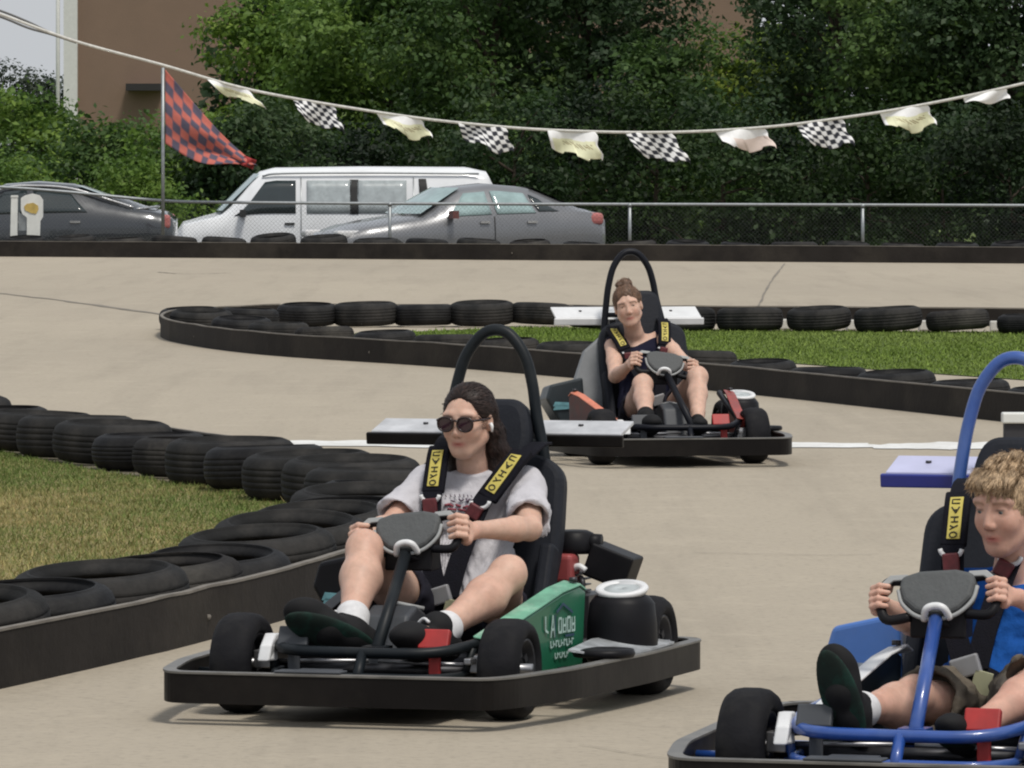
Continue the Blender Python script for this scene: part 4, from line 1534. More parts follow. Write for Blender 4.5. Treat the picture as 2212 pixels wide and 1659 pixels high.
    for q0, q1 in ((1, 8),):
        pts = crv([W(y * 1.03, h * 1.05 - .004, .004) for y, h in D[q0:q1 + 1]], 4)
        m.tube(pts, .0055, 8)
    b('piping', m, M_piping, sw)
    for sx in (-1, 1):
        m = MB()
        m.tube(crv([W(sx * .07, .034, -.01), W(sx * .115, .040, -.01), W(sx * .138, .022, -.012), W(sx * .143, -.03, -.012), W(sx * .125, -.065, -.01), W(sx * .07, -.06, -.01)], 6), .0125, 12)
        b('grip', m, M_blk, sw)
        m = MB(); m.prism([W(sx * .075, .050, .004), W(sx * .120, .050, .004), W(sx * .152, .020, .004), W(sx * .145, .008, .004), W(sx * .112, .034, .004), W(sx * .075, .034, .004)], nf * -.012); b('lever', m, M_piping, sw, .003)
    m = MB(); m.tube(crv([W(-.032, -.075, .0), W(-.022, -.062, .03), W(0, -.056, .034), W(.022, -.062, .03), W(.032, -.075, .0)], 5), .009, 8); b('collar', m, M_whitep, sw)
    m = MB(); m.box(W(0, -.05, -.05), (.08, .14, .09)); m.tube([W(0, -.02, -.04), W(0, -.09, -.03)], .03, 12); b('hub_box', m, M_blk, sw, .006)
    # seat
    seat = empty('seat', (0, 0, 0)); seat.parent = root
    yc = .035
    def bp(y, z):                                     # point on the raked back panel
        return (-.80 - (z - .20) * .34, y + yc, z)
    def panel(pts, t, name, mm, bv=.02):
        return b(name, MB().prism([Vector(bp(y, z)) for y, z in pts], Vector((-t, 0, -t * .3))), mm, seat, bv)
    out = fillet([Vector((y, z, 0)) for y, z in ((-.20, .12), (-.235, .45), (-.225, .66), (-.12, .70), (.12, .70), (.225, .66), (.235, .45), (.20, .12))], .07, 6, True)
    panel([(p.x, p.y) for p in out], .075, 'backrest', M_seatv, .022)
    out = fillet([Vector((y, z, 0)) for y, z in ((-.105, .66), (-.118, .76), (-.085, .852), (.085, .852), (.118, .76), (.105, .66))], .075, 7, True)
    panel([(p.x, p.y + .0) for p in out], .085, 'headrest', M_seatv, .025)
    m = MB(); m.box((-.64, yc, .115), (.40, .40, .055)); b('seat_base', m, M_seatv, seat, .02)
    for sx in (-1, 1):
        m = MB()
        m.prism([(-.46, yc + sx * .19, .10), (-.82, yc + sx * .19, .10), (-.90, yc + sx * .19, .42), (-.83, yc + sx * .19, .44), (-.72, yc + sx * .19, .22), (-.50, yc + sx * .19, .17)], (0, sx * .045, 0))
        b('side_bolster', m, M_seatv, seat, .014)
    if K.get('shell'):
        m = MB()
        m.prism([Vector(bp(y, z)) + Vector((-.075, 0, -.02)) for y, z in ((-.20, .26), (-.36, .29), (-.375, .38), (-.30, .56), (-.20, .64), (0, .64), (0, .26))], (-.05, 0, -.01))
        b('seat_shell', m, M_shellg, seat, .012)
    # roll bar
    yb_ = K.get('bar_y', .02)
    lh = [(-.93, .190, .10), (-.97, .177, .33), (-1.02, .152, .62), (-1.045, .131, .80), (-1.055, .115, .89), (-1.062, .090, .970), (-1.068, .045, 1.030)]
    bar = crv([(x, yb_ - w, z) for x, w, z in lh] + [(-1.07, yb_, 1.046)] + [(x, yb_ + w * (1.12 if z < .7 else 1.0), z) for x, w, z in lh[::-1]], 5)
    rb = b('roll_bar', MB().tube(bar, .0172, 14), fr)
    m = MB(); m.tube([(-1.0, yb_ - .155, .50), (-1.0, yb_ + .17, .50)], .013, 10); b('cross_bar', m, fr, rb)
    m = MB(); m.tube([(-1.035, yb_ - .135, .72), (-1.035, yb_ + .135, .72)], .013, 10); b('cross_bar', m, fr, rb)
    # rear wing
    wg = empty('wing', (0, 0, 0)); wg.parent = root
    wz = K.get('wing_z', .70)
    hw = K.get('wing_half', .395)
    m = MB(); m.prism([(-1.135, -hw, wz - .034), (-1.115, -hw, wz - .034), (-1.11, -hw, wz), (-1.125, -hw, wz + .003)], (0, hw * 2, 0)); b('front_edge', m, K['wing_edge'], wg, .004)
    m = MB(); m.prism([(-1.13, -hw + .01, wz + .006), (-1.13, -hw + .01, wz - .008), (-1.27, -hw + .01, wz + K.get('wing_up', .020)), (-1.27, -hw + .01, wz + K.get('wing_up', .020) + .012)], (0, hw * 2 - .02, 0)); b('wing_board', m, K['wing'], wg, .003)
    for yy in (-.10, .15):
        m = MB(); m.box((-1.09, yy, wz - .04), (.05, .03, .07)); b('wing_bracket', m, M_dsteel, wg)
    for (yy, xx) in ((-.24, -1.21), (.24, -1.21), (.05, -1.19)):
        m = MB()
        m.tube([(xx, yy, wz + K.get('wing_up', .02) * .6 + .006), (xx, yy, wz + K.get('wing_up', .02) * .6 + .014)], .008, 8)
        b('rivet', m, M_dsteel, wg)
    # side pods
    for sx in (1, -1):
        ya, yb = sx * .345, sx * .425
        if sx == -1 and K.get('pod_y'): ya, yb = K['pod_y']
        prof = [(-.02, .16), (.035, .215), (-.20, .262), (-.46, .318), (-.58, .332), (-.63, .315), (-.60, .105), (-.05, .10)]
        outer = [Vector((x, ya + (yb - ya) * min(1, max(0, -x / .6)), z)) for x, z in prof]
        pod = b('side_pod', MB().prism(outer, (0, -sx * .02, 0)), K['pod'] if sx == 1 else K.get('podr', K['pod']), bv=.006)
        fl = [Vector((x, ya + (yb - ya) * min(1, max(0, -x / .6)), z)) for x, z in prof[1:6]]
        m = MB()
        n = len(fl)
        fw = .050 if sx == 1 else K.get('fl_w', .050)
        vs = []
        for p in fl:
            for (dy, dz) in ((.003, .001), (-fw, .010), (-fw, .017), (.003, .008)):
                vs.append(p + Vector((0, sx * dy, dz)))
        fs = [(i * 4 + k, i * 4 + (k + 1) % 4, i * 4 + 4 + (k + 1) % 4, i * 4 + 4 + k) for i in range(n - 1) for k in range(4)] + [(3, 2, 1, 0), (n * 4 - 4, n * 4 - 3, n * 4 - 2, n * 4 - 1)]
        m.add(vs, fs)
        b('pod_flange', m, K['flange'] if sx == 1 else K.get('flanger', K['flange']), pod, .004)
        m = MB(); m.tube([Vector((-.57, yb - sx * .02, .352 - .006)), Vector((-.57, yb - sx * .02, .358))], .012, 10); b('flange_bolt', m, M_dsteel, pod)
        if sx == 1 and K.get('lettering'):
            # faded sponsor lettering, only partly legible: strokes and lines of small print
            def onp(x, z, o=.0035):
                return Vector((x, ya + (yb - ya) * min(1, -x / .6) + o, z))
            def stroke(m_, pts, w):
                for (x0, z0), (x1, z1) in zip(pts[:-1], pts[1:]):
                    a_, b_ = onp(x0, z0), onp(x1, z1)
                    d_ = (b_ - a_).normalized()
                    s_ = Vector((d_.z, 0, -d_.x)) * w / 2
                    m_.prism([a_ + s_, b_ + s_, b_ - s_, a_ - s_], (0, .0015, 0))
            m = MB()
            w = .007
            stroke(m, [(-.335, .262), (-.335, .222), (-.352, .215)], w)          # J-like stroke
            stroke(m, [(-.372, .200), (-.385, .262), (-.397, .200)], w); stroke(m, [(-.376, .222), (-.393, .222)], w)
            for k in range(4):
                x = -.425 - k * .030
                stroke(m, [(x, .250), (x, .208)], w)
                stroke(m, [(x - .018, .250), (x - .018, .208)], w)
                stroke(m, [(x, .229 if k % 2 else .250), (x - .018, .229 if k % 2 else .250)], w)
                stroke(m, [(x, .211), (x - .018, .211)], w * (1 if k != 1 else .6))
            b('lettering', m, M_decal, pod)
            m = MB()
            for k in range(9):
                x = -.37 - k * .018
                stroke(m, [(x, .190), (x, .172)], .006); stroke(m, [(x, .172 + (k % 3) * .008), (x - .011, .172 + (k % 3) * .008)], .005)
            for k in range(6):
                x = -.40 - k * .016
                stroke(m, [(x, .155), (x, .140)], .005); stroke(m, [(x, .140 + (k % 2) * .010), (x - .010, .140 + (k % 2) * .010)], .005)
            b('small_lettering', m, M_decal, pod)
            m = MB()
            stroke(m, [(-.41, .268), (-.455, .290), (-.52, .262)], .008)
            stroke(m, [(-.40, .198), (-.40, .262)], .006)
            stroke(m, [(-.47, .199), (-.53, .199)], .007)
            b('emblem', m, M_navy, pod)
    # right side tank box behind the pod (left in the picture)
    m = MB()
    m.prism([(-.74, -.30, .10), (-.74, -.30, .36), (-.80, -.27, .405), (-.95, -.27, .40), (-1.02, -.32, .33), (-1.02, -.32, .10)], (0, -.02, 0))
    m2 = MB()
    m2.prism([(-.80, -.245, .12), (-.80, -.37, .15), (-.80, -.415, .225), (-.80, -.460, .300), (-.80, -.438, .372), (-.80, -.268, .410)], (-.20, 0, -.02))
    dyb = K.get('box_dy', 0)
    m2.v = [(x, y + dyb, z) for x, y, z in m2.v]
    tb = b('side_box', m2, K['box'], bv=.014)
    m = MB()
    for k in range(2):
        m.prism([(-.795, -.425, .262 - k * .020), (-.795, -.34, .262 - k * .014), (-.795, -.33, .280 - k * .012), (-.795, -.415, .285 - k * .018)], (.004, 0, 0))
    m.v = [(x, y + dyb, z) for x, y, z in m.v]
    b('box_decal', m, K['boxdecal'], tb)
    # rear fender can with white ring (driver's left)
    m = MB()
    m.lathe([(.001, .105), (.098, .105), (.104, .12), (.100, .22), (.094, .275), (.078, .296), (.060, .302), (.001, .302)], (-.745, .50, 0), 'Z', 36)
    fc = b('wheel_guard', m, K['can'])
    m = MB(); m.lathe([(.050, -.008), (.072, -.012), (.078, .0), (.073, .007), (.052, .004)], (-.740, .50, .316), 'Z', 36, Matrix.Rotation(R(13), 3, 'Y')); m.tube([(-.755, .50, .29), (-.745, .50, .312)], .06, 20); b('white_ring', m, M_whitep, fc)
    m = MB(); m.lathe([(.001, -.004), (.0515, -.004), (.0515, .002), (.001, .002)], (-.740, .50, .316), 'Z', 30, Matrix.Rotation(R(13), 3, 'Y')); b('ring_centre', m, mat('pale_grey_cap', (.42, .46, .47), .5), fc)
    if K.get('can_mark'):
        m = MB(); m.prism([(-.655, .44, .15), (-.648, .50, .15), (-.648, .52, .19), (-.655, .45, .20)], (.006, 0, 0)); b('can_decal', m, K['can_mark'], fc)
    # engine, exhaust box, filter
    en = empty('engine', (0, 0, 0)); en.parent = root
    m = MB(); m.box((-1.06, .22, .20), (.22, .24, .16)); m.tube([(-1.06, .22, .27), (-1.06, .22, .36)], .06, 14)
    for k in range(5): m.box((-1.06, .22, .285 + k * .017), (.15, .15, .005))
    b('engine_block', m, M_dsteel, en, .003)
    if not K.get('no_muffler'):
        m = MB(); m.box((-1.08, .375, .360), (.12, .135, .100), Matrix.Rotation(R(-20), 4, 'X'))
        b('muffler_box', m, M_blk, en, .008)
    m = MB(); m.lathe([(.001, -.03), (.058, -.03), (.062, -.015), (.058, .03), (.04, .038), (.001, .038)], (-1.06, .262, .425), 'Z', 24); m.tube([(-1.06, .30, .43), (-1.06, .345, .427)], .026, 10); b('air_filter', m, M_blk, en)
    m = MB(); m.box((-1.00, .235, .355), (.09, .105, .085)); b('recoil_cover', m, M_redl, en, .014)
    m = MB(); m.tube(crv([(-.99, .275, .352), (-.985, .30, .362), (-.985, .32, .350)], 4), .010, 8); b('fuel_cap', m, M_whitep, en)
    m = MB(); m.tube(crv([(-1.0, .30, .33), (-.99, .31, .31), (-1.0, .30, .27)], 4), .009, 8); b('hose', m, M_dsteel, en)
    # chequer plate inside the bumper on the left
    m = MB(); m.prism([(-.30, .47, .168), (-.36, .595, .146), (-.70, .612, .148), (-.90, .612, .150), (-.90, .47, .172), (-.6, .45, .176)], (0, 0, .006)); b('side_plate', m, M_plate)
    m = MB(); m.lathe([(.001, -.01), (.085, -.01), (.09, 0), (.085, .012), (.001, .014)], (-.40, .545, .158), 'Z', 24); b('plate_shade', m, M_blk)  # black disc stands in for the round shade on the plate
    # pedals
    for (y, nm) in ((.200, 'brake_pedal'), (-.21, 'throttle_pedal')):
        mm = M_redp if y > 0 else K['pedr']
        m = MB()
        m.box((.085, y, .222), (.022, .088, .058), Matrix.Rotation(R(-25), 4, 'Y')); m.box((.07, y + .015, .235), (.03, .05, .02))
        m.box((.115, y + .01, .135), (.014, .034, .105))
        b(nm, m, mm, bv=.005)
    # harness over the driver
    hs = empty('harness', (0, 0, 0)); hs.parent = root
    for pts, nr in K['straps']:
        pts = crv(pts, 7)
        m = MB().strap(pts, auto_n(pts, nr), .058, .008)
        b('strap', m, M_web, hs, .002)
    for pts, nr in K['pads']:
        pts = crv(pts, 6)
        nl_ = auto_n(pts, nr)
        m = MB().strap(pts, nl_, .066, .020)
        sp = b('shoulder_pad', m, M_web, hs, .006)
        q = [p + n_ * .0125 for p, n_ in zip(pts, nl_)]
        q2 = q[len(q) // 4: -max(1, len(q) // 7)]
        m = MB().strap(q2, auto_n(q2, nr), .034, .003); b('yellow_label', m, M_yelp, sp, .001)
        m = MB()
        N = Vector(nr).normalized()
        L = sum((q2[i + 1] - q2[i]).length for i in range(len(q2) - 1))
        def along(t):
            f = t * (len(q2) - 1); i = min(int(f), len(q2) - 2)
            return q2[i].lerp(q2[i + 1], f - i) + N * .003
        dr = (q2[-1] - q2[0]).normalized(); sd_ = dr.cross(N).normalized()
        def ln(t0, s0, t1, s1, w=.0035):
            a_, b_ = along(t0) + sd_ * s0, along(t1) + sd_ * s1
            m.tube([a_, b_], w / 2, 6)
        # worn print running down the label: open letters ending in a ring
        ln(.08, -.010, .08, .010); ln(.08, .010, .18, .010); ln(.18, -.010, .18, .010)
        ln(.26, -.010, .38, -.002); ln(.38, -.002, .26, .010); ln(.32, -.006, .32, .006)
        ln(.46, -.010, .46, .010); ln(.46, 0, .56, 0); ln(.56, -.010, .56, .008)
        ln(.64, -.010, .74, .010); ln(.64, .010, .69, .0)
        for k in range(10):
            a0, a1 = k * .628, (k + 1) * .628
            rt_ = .0095 / L
            ln(.885 + rt_ * math.cos(a0), .0095 * math.sin(a0), .885 + rt_ * math.cos(a1), .0095 * math.sin(a1))
        b('label_print', m, M_ink, sp)
    for c, d, mm, ang, nm in K['buckles']:
        m = MB(); m.box(c, d, Matrix.Rotation(ang, 4, 'X')); b(nm, m, mm, hs, min(d) * .3)
    for c, r_, nr in K['rings']:
        m = MB(); c = Vector(c)
        m.tube([c + Vector((0, r_ * math.cos(a), r_ * math.sin(a) * .8)) for a in [math.pi * (1.02 + .96 * k / 10) for k in range(11)]], .006, 8); b('adjuster_ring', m, M_whitep, hs)
    return root

M_plate = mat('scratched_plate', (0.42, 0.44, 0.46), 0.4, 0.3, var=0.35, scale=16, bump=.4, bscale=70)
M_green = mat('green_pod', (0.012, 0.120, 0.062), 0.38, var=0.12, scale=7, coat=.3, dirt=(.05, .13, .10), dirt_amt=.35)
M_greenf = mat('worn_green_flange', (0.13, 0.34, 0.23), 0.4, var=0.3, scale=16, dirt=(.55, .60, .52), dirt_amt=.6)
M_dkframe = mat('dark_green_frame', (0.006, 0.009, 0.012), 0.45, 0, var=0.2, scale=9, dirt=(.06, .065, .06), dirt_amt=.2, spec=.22)
M_blkframe = mat('black_frame', (0.005, 0.006, 0.010), 0.45, 0, var=0.2, scale=9, spec=.2)
M_blueframe = mat('blue_frame', (0.018, 0.068, 0.29), 0.34, .0, var=0.14, scale=9, coat=.5, dirt=(.12, .2, .42), dirt_amt=.35)
M_bluebox = mat('blue_box', (0.060, 0.155, 0.44), 0.42, var=0.12, scale=6, dirt=(.14, .2, .36), dirt_amt=.35)
M_blueedge = mat('blue_wing_edge', (0.010, 0.020, 0.22), 0.3, var=0.1, coat=.4)
M_lilac = mat('pale_wing_top', (0.47, 0.48, 0.66), 0.4, var=0.08, scale=9, dirt=(.35, .36, .5), dirt_amt=.3)
M_redpod = mat('red_pod', (0.27, 0.030, 0.018), 0.4, var=0.3, scale=18, dirt=(.04, .02, .02), dirt_amt=.6)
M_orangef = mat('faded_orange_flange', (0.62, 0.20, 0.12), 0.5, var=0.25, scale=14)
M_tealbox = mat('dark_teal_box', (0.020, 0.028, 0.033), 0.4, var=0.15)
M_tealdec = mat('teal_decal', (0.13, 0.30, 0.34), 0.5, var=0.3, scale=40)

def place(ox, oy, deg):
    return (ox, oy, 0), R(-90 - deg)

M_redl_b = mat('red_buckle', (0.10, 0.016, 0.020), 0.5, var=0.4, scale=60)
M_lapb = mat('grey_buckle', (0.36, 0.36, 0.37), 0.35, .4, var=.1)
STR = [([(-.95, -.075, .74), (-.875, -.070, .728), (-.765, -.058, .68), (-.705, -.056, .60), (-.668, -.050, .53), (-.60, -.030, .40), (-.545, .010, .295)], N0),
       ([(-.97, .195, .72), (-.895, .195, .715), (-.775, .170, .668), (-.712, .110, .588), (-.675, .085, .53), (-.60, .055, .40), (-.545, .040, .295)], N0),
       ([(-.545, .045, .285), (-.56, .095, .262), (-.65, .175, .20), (-.72, .20, .14)], (.55, .35, .75)),
       ([(-.545, .000, .285), (-.56, -.06, .265), (-.65, -.13, .20), (-.72, -.16, .14)], (.55, -.35, .75)),
       ([(-.535, .022, .28), (-.50, .022, .20), (-.50, .022, .15)], (.95, 0, .2))]
PADS = [([(-.80, -.064, .712), (-.755, -.058, .683), (-.722, -.056, .628), (-.700, -.055, .585)], N0),
        ([(-.815, .180, .702), (-.765, .168, .672), (-.730, .135, .618), (-.705, .105, .570)], N0)]
BUCK = [((-.662, -.052, .545), (.016, .042, .052), M_redl_b, 0.1, 'red_adjuster'),
        ((-.660, .082, .535), (.016, .044, .042), M_redl_b, -.5, 'red_adjuster'),
        ((-.522, .018, .300), (.020, .075, .052), M_lapb, .3, 'lap_buckle'),
        ((-.515, .060, .262), (.006, .048, .058), M_tag, -.25, 'cream_tag')]
STR2 = [([(-.95, -.120, .66), (-.88, -.145, .652), (-.79, -.150, .625), (-.735, -.120, .565), (-.69, -.085, .49), (-.60, -.040, .38), (-.545, .010, .295)], N0),
        ([(-.96, .135, .70), (-.89, .125, .695), (-.79, .112, .655), (-.735, .100, .585), (-.69, .080, .52), (-.60, .050, .40), (-.545, .030, .295)], N0)] + STR[2:]
PADS2 = [([(-.86, -.145, .655), (-.80, -.150, .636), (-.757, -.130, .596), (-.725, -.110, .550)], N0),
         ([(-.86, .125, .688), (-.80, .114, .665), (-.757, .105, .622), (-.725, .096, .570)], N0)]
BUCK2 = [((-.705, -.095, .510), (.020, .045, .055), M_redl_b, 0.1, 'red_adjuster'), ((-.705, .088, .535), (.020, .045, .055), M_redl_b, -.2, 'red_adjuster')] + BUCK[2:]
RINGS = [((-.672, -.055, .582), .028, N0), ((-.672, .096, .566), .028, N0)]
base = dict(straps=STR, pads=PADS, buckles=BUCK, rings=RINGS)

loc1, rz1 = place(-.38, 18.36, 17)
kart(loc1, rz1, dict(base, label='go kart with a green side pod and black frame, nearest the centre front', frame=M_dkframe, rim=M_dsteel, pod=M_green, flange=M_greenf,
     box=M_blk, boxdecal=M_tealdec, can=M_blk, wing=mat('dusty_silver_board', (.46, .47, .49), .45, var=.25, scale=9), wing_edge=M_bump, lettering=True, pedr=M_console, steer=R(7), wing_z=.737, wing_up=.026, bar_y=.022, podr=M_blk, flanger=M_blk, pod_y=(-.25, -.24)))
loc2, rz2 = place(.829, 33.0, -11.5)
kart(loc2, rz2, dict(base, straps=STR2, pads=PADS2, buckles=BUCK2, rings=[((-.715, -.098, .540), .026, N0), ((-.715, .090, .565), .026, N0)], no_muffler=True, label='go kart with a red side pod and black frame, farther back beyond the front kart', frame=M_blkframe, rim=M_dsteel, pod=M_redpod, flange=M_redpod,
     flanger=M_orangef, box=M_tealbox, boxdecal=M_tealdec, can=M_blk, can_mark=M_redp, wing=M_whitep, wing_edge=M_whitep, shell=True, pedr=M_console, steer=R(-9), wing_z=.70, wing_up=.045, bar_y=-.005, fl_w=.030, box_dy=-.045, podr=mat('dark_red_pod', (.075, .012, .010), .5, var=.5, scale=20, dirt=(.01, .02, .02), dirt_amt=.6)))
loc3, rz3 = place(.95, 15.79, 17)
kart(loc3, rz3, dict(base, label='blue framed go kart cut off by the right edge of the picture', frame=M_blueframe, rim=M_dsteel, pod=M_bluebox, flange=M_bluebox,
     flanger=M_whitep, podr=M_tealbox, box=M_bluebox, boxdecal=M_decal2, can=M_blk, wing=M_lilac, wing_edge=M_blueedge, pedr=M_console, steer=R(5), wing_z=.742, wing_half=.345, console=False, box_dy=.045, pod_y=(-.25, -.19), wing_up=.030))

# ------------------------------------------------------------------ people
def rotm(yaw, pitch, roll):
    return np.array((Matrix.Rotation(yaw, 3, 'Z') @ Matrix.Rotation(pitch, 3, 'Y') @ Matrix.Rotation(roll, 3, 'X')))

M_skin = mat('skin', (0, 0, 0), 0.48, var=0.13, scale=30, attr='col', sss=.12, spec=.35, bump=.05, bscale=300)

def grip_frame(steer, side):
    nf = Vector((.866, 0, .50)); up = Vector((-.50, 0, .866)); lf = Vector((0, 1, 0))
    Rm = Matrix.Rotation(steer, 3, nf)
    lf, up = Rm @ lf, Rm @ up
    c = Vector((-.30, 0, .50)) + lf * side * .1415 + up * (-.006) + nf * (-.012)
    ax = (up + lf * side * (-.05)).normalized()
    return c, ax, nf, lf * side

def hand(v, wrist, steer, side, s=1.0):
    """palm, four curled fingers closing on the grip and a thumb over it"""
    c, ax, nf, out = grip_frame(steer, side)
    w = Vector(wrist)
    back = (-nf * .75 + out * .66).normalized()        # from the bar to the palm
    across = back.cross(ax).normalized()
    if across.dot(nf) < 0: across = -across            # fingers travel over the front of the bar
    pc = c + back * .030 * s
    # wrist to palm
    v.cone(w, pc + (w - pc) * .45, .0235 * s, .026 * s, .012)
    for o in (-.026, -.009, .009, .024):
        base_ = c + ax * o * s + back * .027 * s
        v.cone(w.lerp(pc, .45), base_, .017 * s, .0135 * s, .010)
    v.cone(pc - ax * .022 * s, pc + ax * .022 * s, .0165 * s, .0165 * s, .008)
    lens = [.0255, .0275, .0265, .0235]
    for k, o in enumerate((.028, .0095, -.0095, -.027)):
        r0 = lens[k] * s
        P = []
        for q, ang in enumerate((15, 70, 128, 190)):
            a = R(ang)
            P.append(c + ax * (o * (1 + .04 * q)) * s + (back * math.cos(a) + across * math.sin(a)) * (r0 + .0022 * (q == 1)))
        v.path(P, [.0098 * s, .0094 * s, .0086 * s, .0076 * s], .0028)
    # thumb: leaves the inner side of the palm and lies along the top of the bar
    t0 = pc + ax * .020 * s - across * .012 * s
    t1 = c + ax * .040 * s - across * .024 * s + back * .010 * s
    t2 = c + ax * .047 * s - across * .018 * s - back * .016 * s
    v.path([t0, t1, t2], [.0125 * s, .0105 * s, .0085 * s], .005)

def head_sdf(v, H, M, s, slit=.0032):
    def L(x, y, z): return H + M @ np.array((x, y, z)) * s
    E_ = lambda c, r, k=.012, mode='add': v.ell(L(*c), np.array(r) * s, M, k, mode)
    C_ = lambda a, b, ra, rb, k=.010, mode='add': v.cone(L(*a), L(*b), ra * s, rb * s, k, mode)
    E_((-.014, 0, .030), (.092, .0735, .083))
    E_((.022, 0, -.012), (.064, .060, .082), .02)
    E_((.030, 0, -.054), (.049, .047, .049), .02)
    C_((.058, .0, -.090), (.050, .0, -.080), .021, .028, .018)
    for y in (1, -1):
        C_((.002, y * .050, -.048), (.052, y * .018, -.086), .020, .018, .02)
        E_((.052, y * .034, -.022), (.026, .025, .027), .02)          # cheek
        C_((.074, y * .018, .034), (.062, y * .048, .030), .011, .010, .012)   # brow
    C_((.079, 0, .018), (.0925, 0, -.022), .0075, .0105, .010)           # nose
    C_((.088, .008, -.028), (.088, -.008, -.028), .0088, .0088, .006)
    for y in (1, -1):
        v.ell(L(.090, y * .0305, .008), np.array((.012, .017, .010)) * s, M, .010 * s, 'sub')    # eye socket
        v.ell(L(.0655, y * .0305, .008), np.array((.0152, .0165, .0150)) * s, M, .004)           # lids
        v.ell(L(.0825, y * .0305, .0060), np.array((.0060, .0115, slit)) * s, M, .002, 'sub')    # slit
        E_((-.006, y * .074, -.002), (.018, .009, .029), .006)          # ear
        E_((.000, y * .082, .002), (.009, .006, .015), .004, 'sub')
    C_((.0715, .019, -.0575), (.0790, .0, -.0545), .0035, .0055, .007)
    C_((.0715, -.019, -.0575), (.0790, .0, -.0545), .0035, .0055, .007)
    C_((.0745, .010, -.0655), (.0745, -.010, -.0655), .0062, .0062, .008)
    v.ell(L(.0865, 0, -.0605), np.array((.006, .022, .0016)) * s, M, .003, 'sub')
    return L

def skin_cols(V, H, M, s, base_, brow, tan=None):
    n = len(V)
    col = np.tile(np.array(base_), (n, 1))
    q = ((V - H) @ M) / s
    x, y, z = q[:, 0], q[:, 1], q[:, 2]
    near = (np.abs(x) < .14) & (np.abs(y) < .10) & (z > -.13) & (z < .13)
    def blend(mask, c):
        m = np.clip(mask, 0, 1)[:, None] * near[:, None]
        return col * (1 - m) + np.array(c) * m
    col = blend(.95 * np.exp(-((y / .0245) ** 2) ** 1.5 - ((z + .0605) / .0092) ** 2) * (x > .060), (base_[0] * .66, base_[1] * .33, base_[2] * .36))
    col = blend(.28 * np.exp(-((np.abs(y) - .038) / .02) ** 2 - ((z + .03) / .02) ** 2) * (x > .03), (base_[0] * .95, base_[1] * .62, base_[2] * .58))
    col = blend(.22 * np.exp(-(y / .012) ** 2 - ((z + .028) / .012) ** 2) * (x > .08), (base_[0] * .9, base_[1] * .6, base_[2] * .55))
    br = np.exp(-((z - .030 + .25 * (np.abs(y) - .03) ** 2 / .03) / .0042) ** 2) * (np.abs(y) > .013) * (np.abs(y) < .050) * (x > .045)
    col = blend(.75 * br, brow)
    ey = np.exp(-((np.abs(y) - .0305) / .0125) ** 4 - ((z - .0115) / .0030) ** 2) * (x > .06)
    col = blend(.8 * ey, (.03, .02, .015))
    nos = np.exp(-((np.abs(y) - .0065) / .003) ** 2 - ((z + .0375) / .003) ** 2) * (x > .076)  # nostril shade painted into the skin colour
    col = blend(.7 * nos, (.10, .04, .03))
    return col

def strands(V, F, n, length, rad, seed, flow, hcol, parent, mm, H, M, s, name='hair_strands', up=.25, keep=None, jit=.10):
    """fine tapered locks lying over the hair surface"""
    r = np.random.default_rng(seed)
    T = V[F]
    nr = np.cross(T[:, 1] - T[:, 0], T[:, 2] - T[:, 0])
    nr /= np.linalg.norm(nr, axis=1)[:, None] + 1e-9
    cen = T.mean(1)
    idx = r.integers(0, len(cen), n)
    if keep is not None:
        idx = idx[keep(cen[idx])]
    P, N = cen[idx], nr[idx]
    m = len(P)
    dirv = flow(P, N)
    dirv /= np.linalg.norm(dirv, axis=1)[:, None] + 1e-9
    dirv = dirv + r.normal(0, jit, (m, 3))
    dirv -= (dirv * N).sum(1)[:, None] * N * (1 - up)
    dirv += N * up * r.uniform(0, 1, m)[:, None]
    dirv /= np.linalg.norm(dirv, axis=1)[:, None] + 1e-9
    side = np.cross(N, dirv)
    L_ = length * r.uniform(.5, 1.3, m)[:, None]
    w = rad * r.uniform(.6, 1.4, m)[:, None]
    cur = r.normal(0, jit, (m, 1)) * side
    VV = []
    for t, ww, off in ((0, .6, -.001), (.35, 1.0, .0012), (.7, .75, .0004), (1.0, .1, -.0028)):
        c = P + dirv * L_ * t + cur * L_ * t * t + N * off
        VV += [c + side * w * ww, c - side * w * ww]
    VV = np.stack(VV, 1).reshape(-1, 3)
    base_i = (np.arange(m) * 8)[:, None]
    q = np.array([[0, 1, 3, 2], [2, 3, 5, 4], [4, 5, 7, 6]])
    FF = (base_i[:, None] + q[None]).reshape(-1, 4)
    c = np.array(hcol)[None] * (r.uniform(.55, 1, m) * r.uniform(.75, 1.9, m))[:, None]
    o = raw_mesh(name, VV, FF, mm, parent, cols=np.repeat(c, 8, 0), smooth=True)
    return o

M_strand = mat('hair_strand', (0, 0, 0), 0.5, var=0.15, scale=60, attr='col', spec=.35)

def cloth_noise(v, amp, seed, cells=(9, 9, 9)):
    return smooth_noise(v.D.shape, cells, amp, seed) + smooth_noise(v.D.shape, tuple(c * .45 for c in cells), amp * .45, seed + 1)

